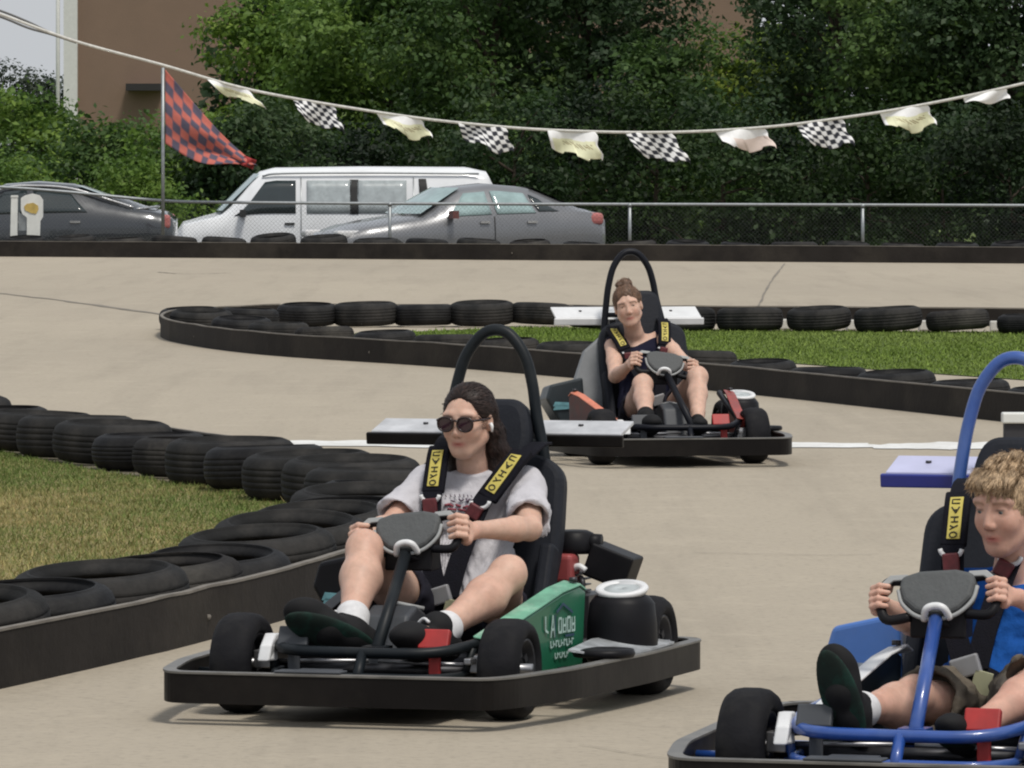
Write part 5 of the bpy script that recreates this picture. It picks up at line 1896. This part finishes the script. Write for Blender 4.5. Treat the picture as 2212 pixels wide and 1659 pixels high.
def person(loc, rz, P):
    s = P.get('s', 1.0)
    h = P.get('h', .0035)
    H = np.array(P['head'])
    M = rotm(*P['rot'])
    hs = P.get('hs', 1.0)
    J = {k: np.array(v_) for k, v_ in P['J'].items()}
    pts = np.array(list(J.values()) + [H])
    lo, hi = pts.min(0) - .14, pts.max(0) + .16
    v = Vol(lo, hi, h)
    # trunk
    pel, che, nk = J['pelvis'], J['chest'], J['neck']
    ax = (che - pel) / np.linalg.norm(che - pel)
    My = np.stack([np.cross([0, 1, 0], ax), [0, 1, 0], ax], 1)
    v.ell(pel, np.array((.105, .150, .105)) * s, My, .03)
    v.ell(pel * .5 + che * .5, np.array((.088, .118, .150)) * s, My, .03)
    v.ell(che, np.array((.092, .140, .125)) * s, My, .03)
    for a in ('shR', 'shL'):
        v.cone(che + ax * .06 * s, J[a], .060 * s, .046 * s, .03)
    v.cone(che + ax * .08 * s, nk, .06 * s, .047 * s, .02)
    v.cone(nk, H + M @ np.array((-.012, 0, -.045)) * hs, .047 * s, .048 * s, .015)
    if P.get('bust'):
        for y in (1, -1):
            v.ell(che + np.array((.060, y * .055, -.01)) * s, np.array((.045, .05, .048)) * s, My, .03)
    for q, hp, kn, an in (('R', 'hipR', 'knR', 'anR'), ('L', 'hipL', 'knL', 'anL')):
        A, B, C_ = J[hp], J[kn], J[an]
        v.cone(A, A * .45 + B * .55, .080 * s, .066 * s, .02)
        v.cone(A * .45 + B * .55, B, .066 * s, .052 * s, .02)
        d = (C_ - B) / np.linalg.norm(C_ - B)
        side = np.cross(d, [0, 1, 0]); side /= np.linalg.norm(side)
        backv = side if side[2] < 0 else -side
        ba = (B - A) / np.linalg.norm(B - A)
        fr_ = ba - d; fr_ /= np.linalg.norm(fr_) + 1e-9                # towards the front of the bent knee
        v.ell(B + ba * .004, np.array((.050, .049, .050)) * s, None, .02)
        v.ell(B + fr_ * .030 * s, np.array((.026, .026, .026)) * s, None, .014)      # kneecap
        v.cone(B + d * .055 * s + fr_ * .030 * s, B + d * .22 * s + fr_ * .026 * s, .018 * s, .012 * s, .016)   # shin bone
        for q_ in (1, -1):                                              # ankle bones
            v.ell(C_ - d * .008 + np.array((0, q_ * .024 * s, 0)), np.array((.014, .012, .014)) * s, None, .008)
        mid = B * .68 + C_ * .32
        v.cone(B, mid + backv * .012, .046 * s, P.get('calf', .056) * s, .02)
        v.cone(mid + backv * .012, B * .25 + C_ * .75, P.get('calf', .056) * s, .038 * s, .02)
        v.cone(B * .25 + C_ * .75, C_, .038 * s, .034 * s, .012)
        tt = J['to' + q]
        v.cone(C_, C_ * .4 + tt * .6, .032 * s, .026 * s, .015)
        v.cone(C_ * .4 + tt * .6, tt, .026 * s, .018 * s, .012)
    for sd_, sh, el, wr in ((-1, 'shR', 'elR', 'wrR'), (1, 'shL', 'elL', 'wrL')):
        A, B, C_ = J[sh], J[el], J[wr]
        v.cone(A, A * .5 + B * .5, .046 * s, .042 * s, .02)
        v.cone(A * .5 + B * .5, B, .042 * s, .036 * s, .015)
        m1 = B * .72 + C_ * .28
        v.cone(B, m1, .035 * s, .037 * s, .012)
        v.cone(m1, C_, .037 * s, .0235 * s, .012)
        hand(v, C_, P['steer'], sd_, P.get('hand', 1.0))
    L = head_sdf(v, H, M, hs, P.get('slit', .0032))
    V, F = v.mesh()
    cols = skin_cols(V, H, M, hs, P['skin'], P['brow'])
    if P.get('burn') is not None:
        nz = fbm(V[:, 0] * 9, V[:, 1] * 9 + V[:, 2] * 7, 1.0, 5)
        cols *= (1 + .09 * nz)[:, None] ** np.array([.5, 1.3, 1.4])
    body = raw_mesh('person', V, F, M_skin, None, cols=cols, smooth=True)
    body.location = loc
    body.rotation_euler = (0, 0, rz)
    tag(body, P['label'], 'person', 'drivers')
    # eyes
    for y in (1, -1):
        m = MB()
        m.cur = (.62, .58, .54)
        c = Vector(L(.0655, y * .0305, .0075))
        Rm = Matrix([list(r_) for r_ in M]).to_3x3()
        N1, N2 = 14, 10
        gz = Vector(P.get('gaze', (1, 0, -.05))).normalized()
        vs, fs, cc = [], [], []
        for i in range(N2 + 1):
            th = math.pi * i / N2
            for k in range(N1):
                a = 2 * math.pi * k / N1
                d = Vector((math.cos(th), math.sin(th) * math.cos(a), math.sin(th) * math.sin(a)))
                d = gz.to_track_quat('X', 'Z').to_matrix() @ d
                vs.append(c + Rm @ d * .0142 * hs)
                ang = th
                cc.append((.015, .012, .01) if ang < .24 else (P.get('iris', (.10, .06, .035)) if ang < .58 else (.40, .36, .33)))
        for i in range(N2):
            for k in range(N1):
                fs.append((i * N1 + k, i * N1 + (k + 1) % N1, (i + 1) * N1 + (k + 1) % N1, (i + 1) * N1 + k))
        o = raw_mesh('eye', vs, fs, M_eye, body, cols=np.array(cc), smooth=True)
    return body, J, H, M, hs, s, h, My, L, ax

M_eye = mat('eye_surface', (0, 0, 0), 0.15, var=0.0, attr='col', spec=.6)

def shoe(parent, an, to, s, mm, sole_m, upv=(0, 0, 1), mark=None, sock=None, h=.004):
    an, to = np.array(an, float), np.array(to, float)
    d = (to - an); Ld = np.linalg.norm(d); d /= Ld
    up = np.array(upv, float); up -= d * (up @ d); up /= np.linalg.norm(up)
    lat = np.cross(up, d)
    M = np.stack([d, lat, up], 1)
    heel = an - d * .035 * s - up * .028 * s
    toe = to + d * .02 * s - up * .008 * s
    lo = np.minimum(heel, toe) - .08; hi = np.maximum(heel, toe) + .10
    v = Vol(lo, hi, h)
    v.cone(heel + up * .008, heel + d * .10 * s + up * .004, .036 * s, .038 * s, .02)
    v.ell(toe - d * .035 * s, np.array((.062, .044, .030)) * s, M, .02)
    v.cone(heel + d * .10 * s, toe - d * .03 * s, .036 * s, .033 * s, .02)
    v.cone(an - up * .02 * s, an + up * .016 * s, .041 * s, .040 * s, .015)
    V, F = v.mesh()
    o = raw_mesh('shoe', V, F, mm, parent, smooth=True)
    v = Vol(lo - .02, hi + .02, h)
    cs = heel * .5 + toe * .5 - up * .027 * s
    q = np.linalg.norm(toe - heel) / 2 + .030 * s
    v.ell(cs, np.array((q, .044 * s, .014 * s)), M, .01)
    V, F = v.mesh()
    so = raw_mesh('sole', V, F, sole_m, o, smooth=True)
    if mark is not None:
        m = MB()
        c = Vector(an + d * .045 * s + lat * .0 + up * .026 * s)
        m.tube(crv([c + Vector(-lat * .022), c + Vector(up * .012), c + Vector(lat * .02 + up * .0)], 4), .0045, 6)
        m.build('lace', mark, o)
    if sock is not None:
        v = Vol(an - .07, an + .09, h)
        u2 = sock[1] - an; u2 /= np.linalg.norm(u2)
        v.cone(an - u2 * .0, an + u2 * sock[2], .039 * s, .0405 * s, .01)
        V, F = v.mesh()
        raw_mesh('sock', V, F, sock[0], parent, smooth=True)
    return o

def bowl(v, a, b, r, k=.004):
    v.cone(a, b, r, r, k, 'sub')

M_tee = mat('grey_white_cotton', (0.50, 0.49, 0.52), 0.9, var=0.07, scale=22, bump=.25, bscale=140, spec=.15)
M_teep = mat('shirt_print', (0.10, 0.07, 0.10), 0.9, var=.2, scale=30, spec=.1)
M_teer = mat('shirt_print_red', (0.28, 0.08, 0.10), 0.9, var=.2, scale=30, spec=.1)
M_navyc = mat('navy_cotton', (0.012, 0.012, 0.028), 0.9, var=0.15, scale=18, bump=.25, bscale=120, spec=.15)
M_bluec = mat('blue_cotton', (0.012, 0.085, 0.34), 0.9, var=0.1, scale=18, bump=.25, bscale=120, spec=.15)
M_darkc = mat('dark_shorts', (0.016, 0.016, 0.024), 0.9, var=0.2, scale=30, spec=.15)
M_camo = mat('drab_shorts', (0.135, 0.115, 0.090), 0.95, var=0.25, scale=14, bump=.3, bscale=100, spec=.1, dirt=(.05, .052, .058), dirt_amt=.9)
M_shoeb = mat('black_shoe', (0.008, 0.008, 0.009), 0.75, var=0.25, scale=50, spec=.25)
M_shoeg = mat('dark_green_sole', (0.008, 0.016, 0.013), 0.8, var=0.3, scale=30, spec=.25, dirt=(.01, .07, .05), dirt_amt=.7)
M_sockw = mat('white_sock', (0.62, 0.62, 0.63), 0.9, var=0.1, scale=60, spec=.1)
M_lens = mat('dark_lens', (0.030, 0.009, 0.020), 0.06, var=0.0, spec=.8)
M_gframe = mat('tortoise_frame', (0.018, 0.008, 0.008), 0.25, var=0.3, scale=60)
M_hair1 = mat('dark_brown_hair', (0.011, 0.0062, 0.0052), 0.45, var=0.3, scale=40, bump=.15, bscale=90, spec=.22)
M_hair2 = mat('auburn_hair', (0.105, 0.060, 0.038), 0.5, var=0.35, scale=40, bump=.6, bscale=110, spec=.4)
M_hair3 = mat('sandy_hair', (0.27, 0.185, 0.11), 0.55, var=0.4, scale=35, bump=.3, bscale=110, spec=.35)
M_bud = mat('white_earbud', (.75, .75, .75), .3, var=0)

def flat_print(V, F, pts2, name, mm, parent, w=.004, r_off=.0035):
    """little strips of print laid on the nearest shirt surface; pts2: strokes in (y, z)"""
    m = MB()
    front = V[:, 0]
    def hit(y, z):
        d = (V[:, 1] - y) ** 2 + (V[:, 2] - z) ** 2
        c = np.where(d < .008 ** 2)[0]
        if len(c) == 0: c = np.argsort(d)[:6]
        return Vector((front[c].max() + r_off, y, z))
    for st in pts2:
        q = [hit(*p) for p in st]
        for a, b in zip(q[:-1], q[1:]):
            m.tube([a, b], w / 2, 6)
    return m.build(name, mm, parent)

def shirt(P, body, J, ax, My, s, h, sleeve, mm, neck_r=.062, seed=3, hem=.0, amp=.0042, bag=.010):
    """cloth volume over the trunk and upper arms; sleeve 0..1 = part of the upper arm covered"""
    pts = np.array([J['pelvis'], J['chest'], J['shR'], J['shL'], J['elR'], J['elL'], J['neck']])
    v = Vol(pts.min(0) - .17, pts.max(0) + .12, h)
    pel, che, nk = J['pelvis'], J['chest'], J['neck']
    b = bag
    v.ell(pel * .78 + che * .22, np.array((.098 + b, .142 + b * 1.6, .10)) * s, My, .04)
    v.ell(pel * .5 + che * .5, np.array((.090 + b * 1.4, .124 + b * 1.6, .15)) * s, My, .04)
    v.ell(che, np.array((.094 + b, .142 + b, .128)) * s, My, .03)
    if P.get('bust'):
        for y in (1, -1):
            v.ell(che + np.array((.062, y * .05, -.012)) * s, np.array((.047 + b, .058, .055)) * s, My, .05)
    for a in ('shR', 'shL'):
        v.cone(che + ax * .06 * s, J[a], (.060 + b) * s, (.046 + b * .8) * s, .03)
    v.cone(che + ax * .08 * s, nk, (.060 + b) * s, neck_r * s, .02)
    if sleeve > 0:
        for sh, el in (('shR', 'elR'), ('shL', 'elL')):
            A, B = J[sh], J[el]
            E_ = A + (B - A) * sleeve
            v.cone(A, E_, (.047 + b * .6) * s, (.050 + b * 1.5) * s, .02)
    # collar: cut square across the neck
    an_ = nk - che; an_ /= np.linalg.norm(an_)
    cdir = an_ + np.array((.28, 0, 0)); cdir /= np.linalg.norm(cdir)
    v.half(nk - an_ * P.get('collar', .018), cdir, nk - .11, nk + .11)
    if sleeve > 0:
        for sh, el in (('shR', 'elR'), ('shL', 'elL')):
            A, B = J[sh], J[el]
            d = (B - A) / np.linalg.norm(B - A)
            E_ = A + (B - A) * sleeve
            v.half(E_, d, E_ - .09, E_ + .09)
            v.cone(E_ - d * .03, E_ + d * .02, (.044 + b * .4) * s, (.048 + b * 1.0) * s, .004, 'sub')
    # a few drawn folds plus random ones
    w = cloth_noise(v, amp, seed)
    Zs = v.lo[2] + v.h * np.arange(v.D.shape[2])[None, None, :]
    w = (w * np.clip((nk[2] - .005 - Zs) * 12, .12, 1)).astype(np.float32)
    X = v.lo[0] + v.h * np.arange(v.D.shape[0])[:, None, None]
    Y = v.lo[1] + v.h * np.arange(v.D.shape[1])[None, :, None]
    Z = v.lo[2] + v.h * np.arange(v.D.shape[2])[None, None, :]
    w = w + (amp * 1.1 * np.sin((Z * 1.0 + Y * .9 + .3 * np.sin(Y * 20)) * 95) * np.clip((J['chest'][2] - Z) * 6, 0, 1)).astype(np.float32)
    V, F = v.mesh(w)
    o = raw_mesh(P.get('shirtname', 'shirt'), V, F, mm, body, smooth=True)
    return o, V, F

def shorts(P, body, J, My, s, h, frac, mm, seed=8, bag=.012, amp=.004):
    pts = np.array([J['pelvis'], J['hipR'], J['hipL'], J['knR'], J['knL']])
    v = Vol(pts.min(0) - .15, pts.max(0) + .12, h)
    b = bag
    v.ell(J['pelvis'], np.array((.108 + b, .152 + b, .102)) * s, My, .03)
    for hp, kn in (('hipR', 'knR'), ('hipL', 'knL')):
        A, B = J[hp], J[kn]
        E_ = A + (B - A) * frac
        d = (B - A) / np.linalg.norm(B - A)
        v.cone(A, E_, (.082 + b) * s, (.070 + b * 1.6) * s, .02)
        v.half(E_, d, E_ - .11, E_ + .11)
        v.cone(E_ - d * .03, E_ + d * .02, (.066 + b * .7) * s, (.067 + b * 1.1) * s, .004, 'sub')
    V, F = v.mesh(cloth_noise(v, amp, seed))
    return raw_mesh('shorts', V, F, mm, body, smooth=True)

def hair(body, build, mm, lo, hi, h, warp_amp, seed):
    v = Vol(lo, hi, h)
    build(v)
    w = smooth_noise(v.D.shape, (3.2, 3.2, 9), warp_amp, seed) + smooth_noise(v.D.shape, (2.2, 2.2, 4), warp_amp * .5, seed + 1)
    V, F = v.mesh(w)
    return raw_mesh('hair', V, F, mm, body, smooth=True), V, F

# --- girl in the front kart
st1 = R(7)
P1 = dict(label='young woman in sunglasses and a grey white T-shirt driving the green podded kart', head=(-.790, .022, .788), rot=(R(-7), R(7), R(0)), hs=.91, s=.97, h=.0034,
    J=dict(pelvis=(-.705, .03, .195), chest=(-.850, .026, .528), neck=(-.835, .024, .668), shR=(-.865, -.124, .602), shL=(-.865, .176, .602),
           elR=(-.66, -.172, .488), elL=(-.615, .262, .492), wrR=(-.405, -.170, .478), wrL=(-.405, .172, .498),
           hipR=(-.66, -.06, .19), hipL=(-.66, .12, .19), knR=(-.265, -.118, .447), knL=(-.345, .280, .378), anR=(-.025, -.082, .235), anL=(-.030, .170, .225),
           toR=(.045, -.165, .275), toL=(.095, .130, .235)),
    steer=st1, skin=(.57, .365, .280), brow=(.06, .035, .025), bust=True, calf=.060, burn=True)
b1 = person(loc1, rz1, P1)
body, J, H, M, hs, s, h, My, L, ax = b1
_, V, F = shirt(P1, body, J, ax, My, s, .0042, .80, M_tee, neck_r=.064, seed=3, bag=.012)
flat_print(V, F, [[(-.030 + k * .013, .580 - abs(k - 3) * .001), (-.026 + k * .013, .572)] for k in range(9)], 'neck_print', M_teep, body, .003)
flat_print(V, F, [[(.012, .566), (.020, .560), (.028, .566)], [(.034, .568), (.040, .558), (.046, .568)], [(-.012, .562), (.0, .558)], [(.050, .560), (.058, .566)]], 'chest_print', M_teep, body, .005)
flat_print(V, F, [[(-.028, .548), (-.014, .552), (-.002, .545)], [(.004, .550), (.020, .546)], [(.028, .542), (.044, .547)], [(-.018, .538), (.008, .536)], [(.014, .537), (.036, .534)]], 'red_print', M_teer, body, .007)
shorts(P1, body, J, My, s, .005, .50, M_darkc)
shoe(body, J['anR'], (.070, -.190, .292), 1.22, M_shoeb, M_shoeg, (-1, -.2, .55), M_sockw, (M_sockw, J['knR'], .050))
shoe(body, J['anL'], (.080, .120, .240), 1.22, M_shoeb, M_shoeb, (-.25, 0, 1), M_sockw, (M_sockw, J['knL'], .045))
def hb1(v):
    c = L(-.022, 0, .034)
    v.ell(c, np.array((.1005, .0800, .089)) * hs, M, .01)
    v.ell(L(.098, 0, -.004), np.array((.080, .074, .099)) * hs, M, .008, 'sub')
    v.ell(L(.060, 0, -.075), np.array((.10, .09, .075)) * hs, M, .010, 'sub')
    for y in (1, -1):
        v.ell(L(.020, y * .082, -.015), np.array((.030, .02, .034)) * hs, M, .006, 'sub')
    # drawn back and hanging behind the neck, blown to the driver's left
    v.path([L(-.06, .015, .02), L(-.085, .035, -.05), L(-.065, .055, -.11), L(-.040, .075, -.175)], [.048, .042, .034, .020], .02)
    v.path([L(-.07, -.03, .0), L(-.075, -.050, -.06), L(-.045, -.062, -.11), L(-.02, -.070, -.16)], [.050, .040, .028, .014], .02)
    v.path([L(-.085, .04, -.08), L(-.095, .090, -.150), L(-.085, .130, -.190), L(-.08, .168, -.185)], [.034, .032, .024, .010], .02)
    v.path([L(-.04, .064, .03), L(-.035, .066, -.03), L(-.035, .066, -.09)], [.018, .020, .020], .015)
ho, HV, HF = hair(body, hb1, M_hair1, H - .26, H + .26, .0036, .0005, 21)
def flow1(P, N):
    q = (P - H) @ M
    d = np.stack([-.9 - 0 * q[:, 0], np.sign(q[:, 1]) * .25 + (q[:, 2] < -.03) * .25, -.25 - 1.2 * (q[:, 0] < -.02) - 1.2 * (q[:, 2] < -.02)], 1)
    return d @ M.T
strands(HV, HF, 9000, .026, .0009, 5, flow1, (.024, .0125, .0095), ho, M_strand, H, M, hs, up=0.0, jit=.07)
# sunglasses
sg = empty('sunglasses', (0, 0, 0)); sg.parent = body
def gl(m, pts, r, seg=8): m.tube([Vector(L(*p)) for p in pts], r, seg)
for y in (1, -1):
    ring = [(.0985 - .12 * max(0, abs(yy) - .02) ** 1.0 * .35, yy, zz) for yy, zz in [(y * (.034 + .0265 * math.cos(a) * (1 + .10 * math.sin(a))), .006 + .0225 * (abs(math.sin(a)) ** .8) * (1 if math.sin(a) > 0 else -1)) for a in [2 * math.pi * k / 22 for k in range(22)]]]
    m = MB(); m.tube([Vector(L(*p)) for p in ring], .0033, 8, closed=True)
    gl(m, [(.094, y * .058, .017), (.088, y * .066, .018), (.060, y * .074, .016), (.0, y * .078, .012)], .0034)
    m.build('frame', M_gframe, sg)
    m = MB(); n = len(ring); vs = [Vector(L(p[0] - .001, p[1], p[2])) for p in ring] + [Vector(L(p[0] - .003, p[1], p[2])) for p in ring] + [Vector(L(.0995, y * .033, .006)), Vector(L(.0955, y * .033, .006))]
    fs = [(k, (k + 1) % n, 2 * n) for k in range(n)] + [(n + (k + 1) % n, n + k, 2 * n + 1) for k in range(n)]
    m.add(vs, fs, True); m.build('lens', M_lens, sg)
m = MB(); gl(m, crv([(.0985, .012, .014), (.1005, 0, .019), (.0985, -.012, .014)], 4), .0034); m.build('bridge', M_gframe, sg)
m = MB(); m.tube([Vector(L(.006, .082, -.004)), Vector(L(.010, .088, -.012)), Vector(L(.012, .088, -.030))], [.006, .005, .0028], 10); m.build('earbud', M_bud, body)

# --- girl in the kart behind
st2 = R(-9)
P2 = dict(label='young woman with an auburn bun and navy sleeveless top driving the kart farther back', head=(-.765, -.084, .768), rot=(R(-13), R(3), R(11)), hs=.90, s=.95, h=.0046,
    J=dict(pelvis=(-.70, .005, .195), chest=(-.845, -.005, .500), neck=(-.830, -.040, .635), shR=(-.860, -.140, .570), shL=(-.860, .108, .600),
           elR=(-.60, -.188, .420), elL=(-.600, .168, .490), wrR=(-.405, -.160, .480), wrL=(-.400, .180, .462),
           hipR=(-.65, -.08, .19), hipL=(-.65, .10, .19), knR=(-.275, -.118, .388), knL=(-.240, .158, .425), anR=(.015, -.165, .215), anL=(.020, .098, .200),
           toR=(.115, -.155, .225), toL=(.120, .085, .215)),
    steer=st2, skin=(.57, .370, .285), brow=(.10, .055, .035), bust=True, calf=.052, iris=(.04, .03, .02), slit=.0022, collar=.045)
b2 = person(loc2, rz2, P2)
body, J, H, M, hs, s, h, My, L, ax = b2
P2['shirtname'] = 'tank_top'
shirt(P2, body, J, ax, My, s, .005, 0.0, M_navyc, neck_r=.074, seed=13, bag=.008)
shorts(P2, body, J, My, s, .006, .42, M_darkc)
shoe(body, J['anR'], J['toR'], 1.12, M_shoeb, M_shoeb, (-.25, 0, 1), None, (M_shoeb, J['knR'], .055), h=.005)
shoe(body, J['anL'], J['toL'], .92, M_shoeb, M_shoeb, (-.25, 0, 1), None, None, h=.005)
def hb2(v):
    v.ell(L(-.022, 0, .034), np.array((.100, .0825, .091)) * hs, M, .01)
    v.ell(L(.100, 0, -.014), np.array((.078, .070, .090)) * hs, M, .010, 'sub')
    v.ell(L(.055, 0, -.085), np.array((.12, .10, .080)) * hs, M, .010, 'sub')
    for y in (1, -1):
        v.ell(L(.010, y * .082, -.012), np.array((.030, .02, .034)) * hs, M, .006, 'sub')
    v.ell(L(-.055, .004, .128), np.array((.040, .044, .030)) * hs, M, .006)
    v.ell(L(-.035, -.030, .130), np.array((.022, .022, .016)) * hs, M, .006)
    v.cone(L(-.05, 0, .10), L(-.055, .0, .12), .028, .024, .008)
ho, HV, HF = hair(body, hb2, M_hair2, H - .16, H + .20, .0042, .0024, 31)
def flow2(P, N):
    q = (P - H) @ M
    t = np.array((-.055, 0, .12)) - q
    return t @ M.T * 6
strands(HV, HF, 2600, .028, .0013, 6, flow2, (.15, .088, .056), ho, M_strand, H, M, hs, up=.10)

# --- boy in the blue kart
st3 = R(5)
P3 = dict(label='boy with sandy hair and a blue T-shirt driving the blue kart', head=(-.665, .092, .684), rot=(R(-21), R(9), R(0)), hs=1.01, s=.86, h=.0034,
    J=dict(pelvis=(-.655, .055, .175), chest=(-.745, .075, .415), neck=(-.725, .085, .525), shR=(-.755, -.035, .475), shL=(-.755, .195, .475),
           elR=(-.590, -.135, .400), elL=(-.560, .270, .400), wrR=(-.385, -.168, .462), wrL=(-.385, .182, .482),
           hipR=(-.60, -.005, .170), hipL=(-.60, .125, .175), knR=(-.300, -.060, .245), knL=(-.310, .262, .300), anR=(.015, -.132, .228), anL=(-.005, .150, .180),
           toR=(.060, -.150, .330), toL=(.095, .125, .215)),
    steer=st3, skin=(.56, .340, .262), brow=(.22, .13, .075), calf=.060, hand=.86, iris=(.06, .09, .10), gaze=(1, -.12, -.15), burn=True)
b3 = person(loc3, rz3, P3)
body, J, H, M, hs, s, h, My, L, ax = b3
shirt(P3, body, J, ax, My, s, .0042, .80, M_bluec, neck_r=.064, seed=23, bag=.016, amp=.004)
shorts(P3, body, J, My, s, .0045, .78, M_camo, bag=.022, amp=.006)
shoe(body, J['anR'], (.058, -.162, .350), 1.12, M_shoeb, M_shoeg, (-1, .0, .55), None, (M_sockw, J['knR'], .045))
shoe(body, J['anL'], J['toL'], .92, M_shoeb, M_shoeg, (-.25, 0, 1), None, None)
def hb3(v):
    v.ell(L(-.022, 0, .033), np.array((.101, .084, .089)) * hs, M, .01)
    v.ell(L(.104, 0, -.022), np.array((.078, .074, .086)) * hs, M, .008, 'sub')
    v.ell(L(.045, 0, -.088), np.array((.13, .11, .080)) * hs, M, .010, 'sub')
    for y in (1, -1):
        v.ell(L(.004, y * .088, -.012), np.array((.026, .02, .032)) * hs, M, .006, 'sub')
    r = random.Random(4)
    for k in range(30):                                 # tousled locks over the crown
        a, e = r.uniform(0, 6.28), r.uniform(.35, 1.5)
        d = np.array((math.cos(a) * math.cos(e), math.sin(a) * math.cos(e), math.sin(e)))
        c = np.array((-.020, 0, .036)) + d * np.array((.094, .078, .083))
        t = d + np.array((r.uniform(-.2, .9), r.uniform(-.7, .7), r.uniform(-.1, .5)))
        t /= np.linalg.norm(t)
        v.path([L(*c), L(*(c + t * .013)), L(*(c + t * .024 + np.array((.005, 0, -.005))))], [.011, .008, .003], .010)
    for k in range(11):                                 # fringe
        y = -.055 + k * .011
        x = .082 - abs(y) * .35
        v.path([L(x - .024, y, .094), L(x - .002, y * 1.05, .080), L(x + .004 - abs(y) * .15, y * 1.08 + r.uniform(-.006, .006), .054 + r.uniform(-.010, .010))], [.012, .0085, .0025], .004)
ho, HV, HF = hair(body, hb3, M_hair3, H - .15, H + .18, .0034, .0008, 41)
def flow3(P, N):
    q = (P - H) @ M
    d = np.stack([.7 + 0 * q[:, 0], q[:, 1] * 4, -.35 - 1.0 * (q[:, 2] < .06)], 1)
    return d @ M.T
strands(HV, HF, 14000, .020, .0007, 7, flow3, (.42, .30, .185), ho, M_strand, H, M, hs, up=.08, jit=.12)
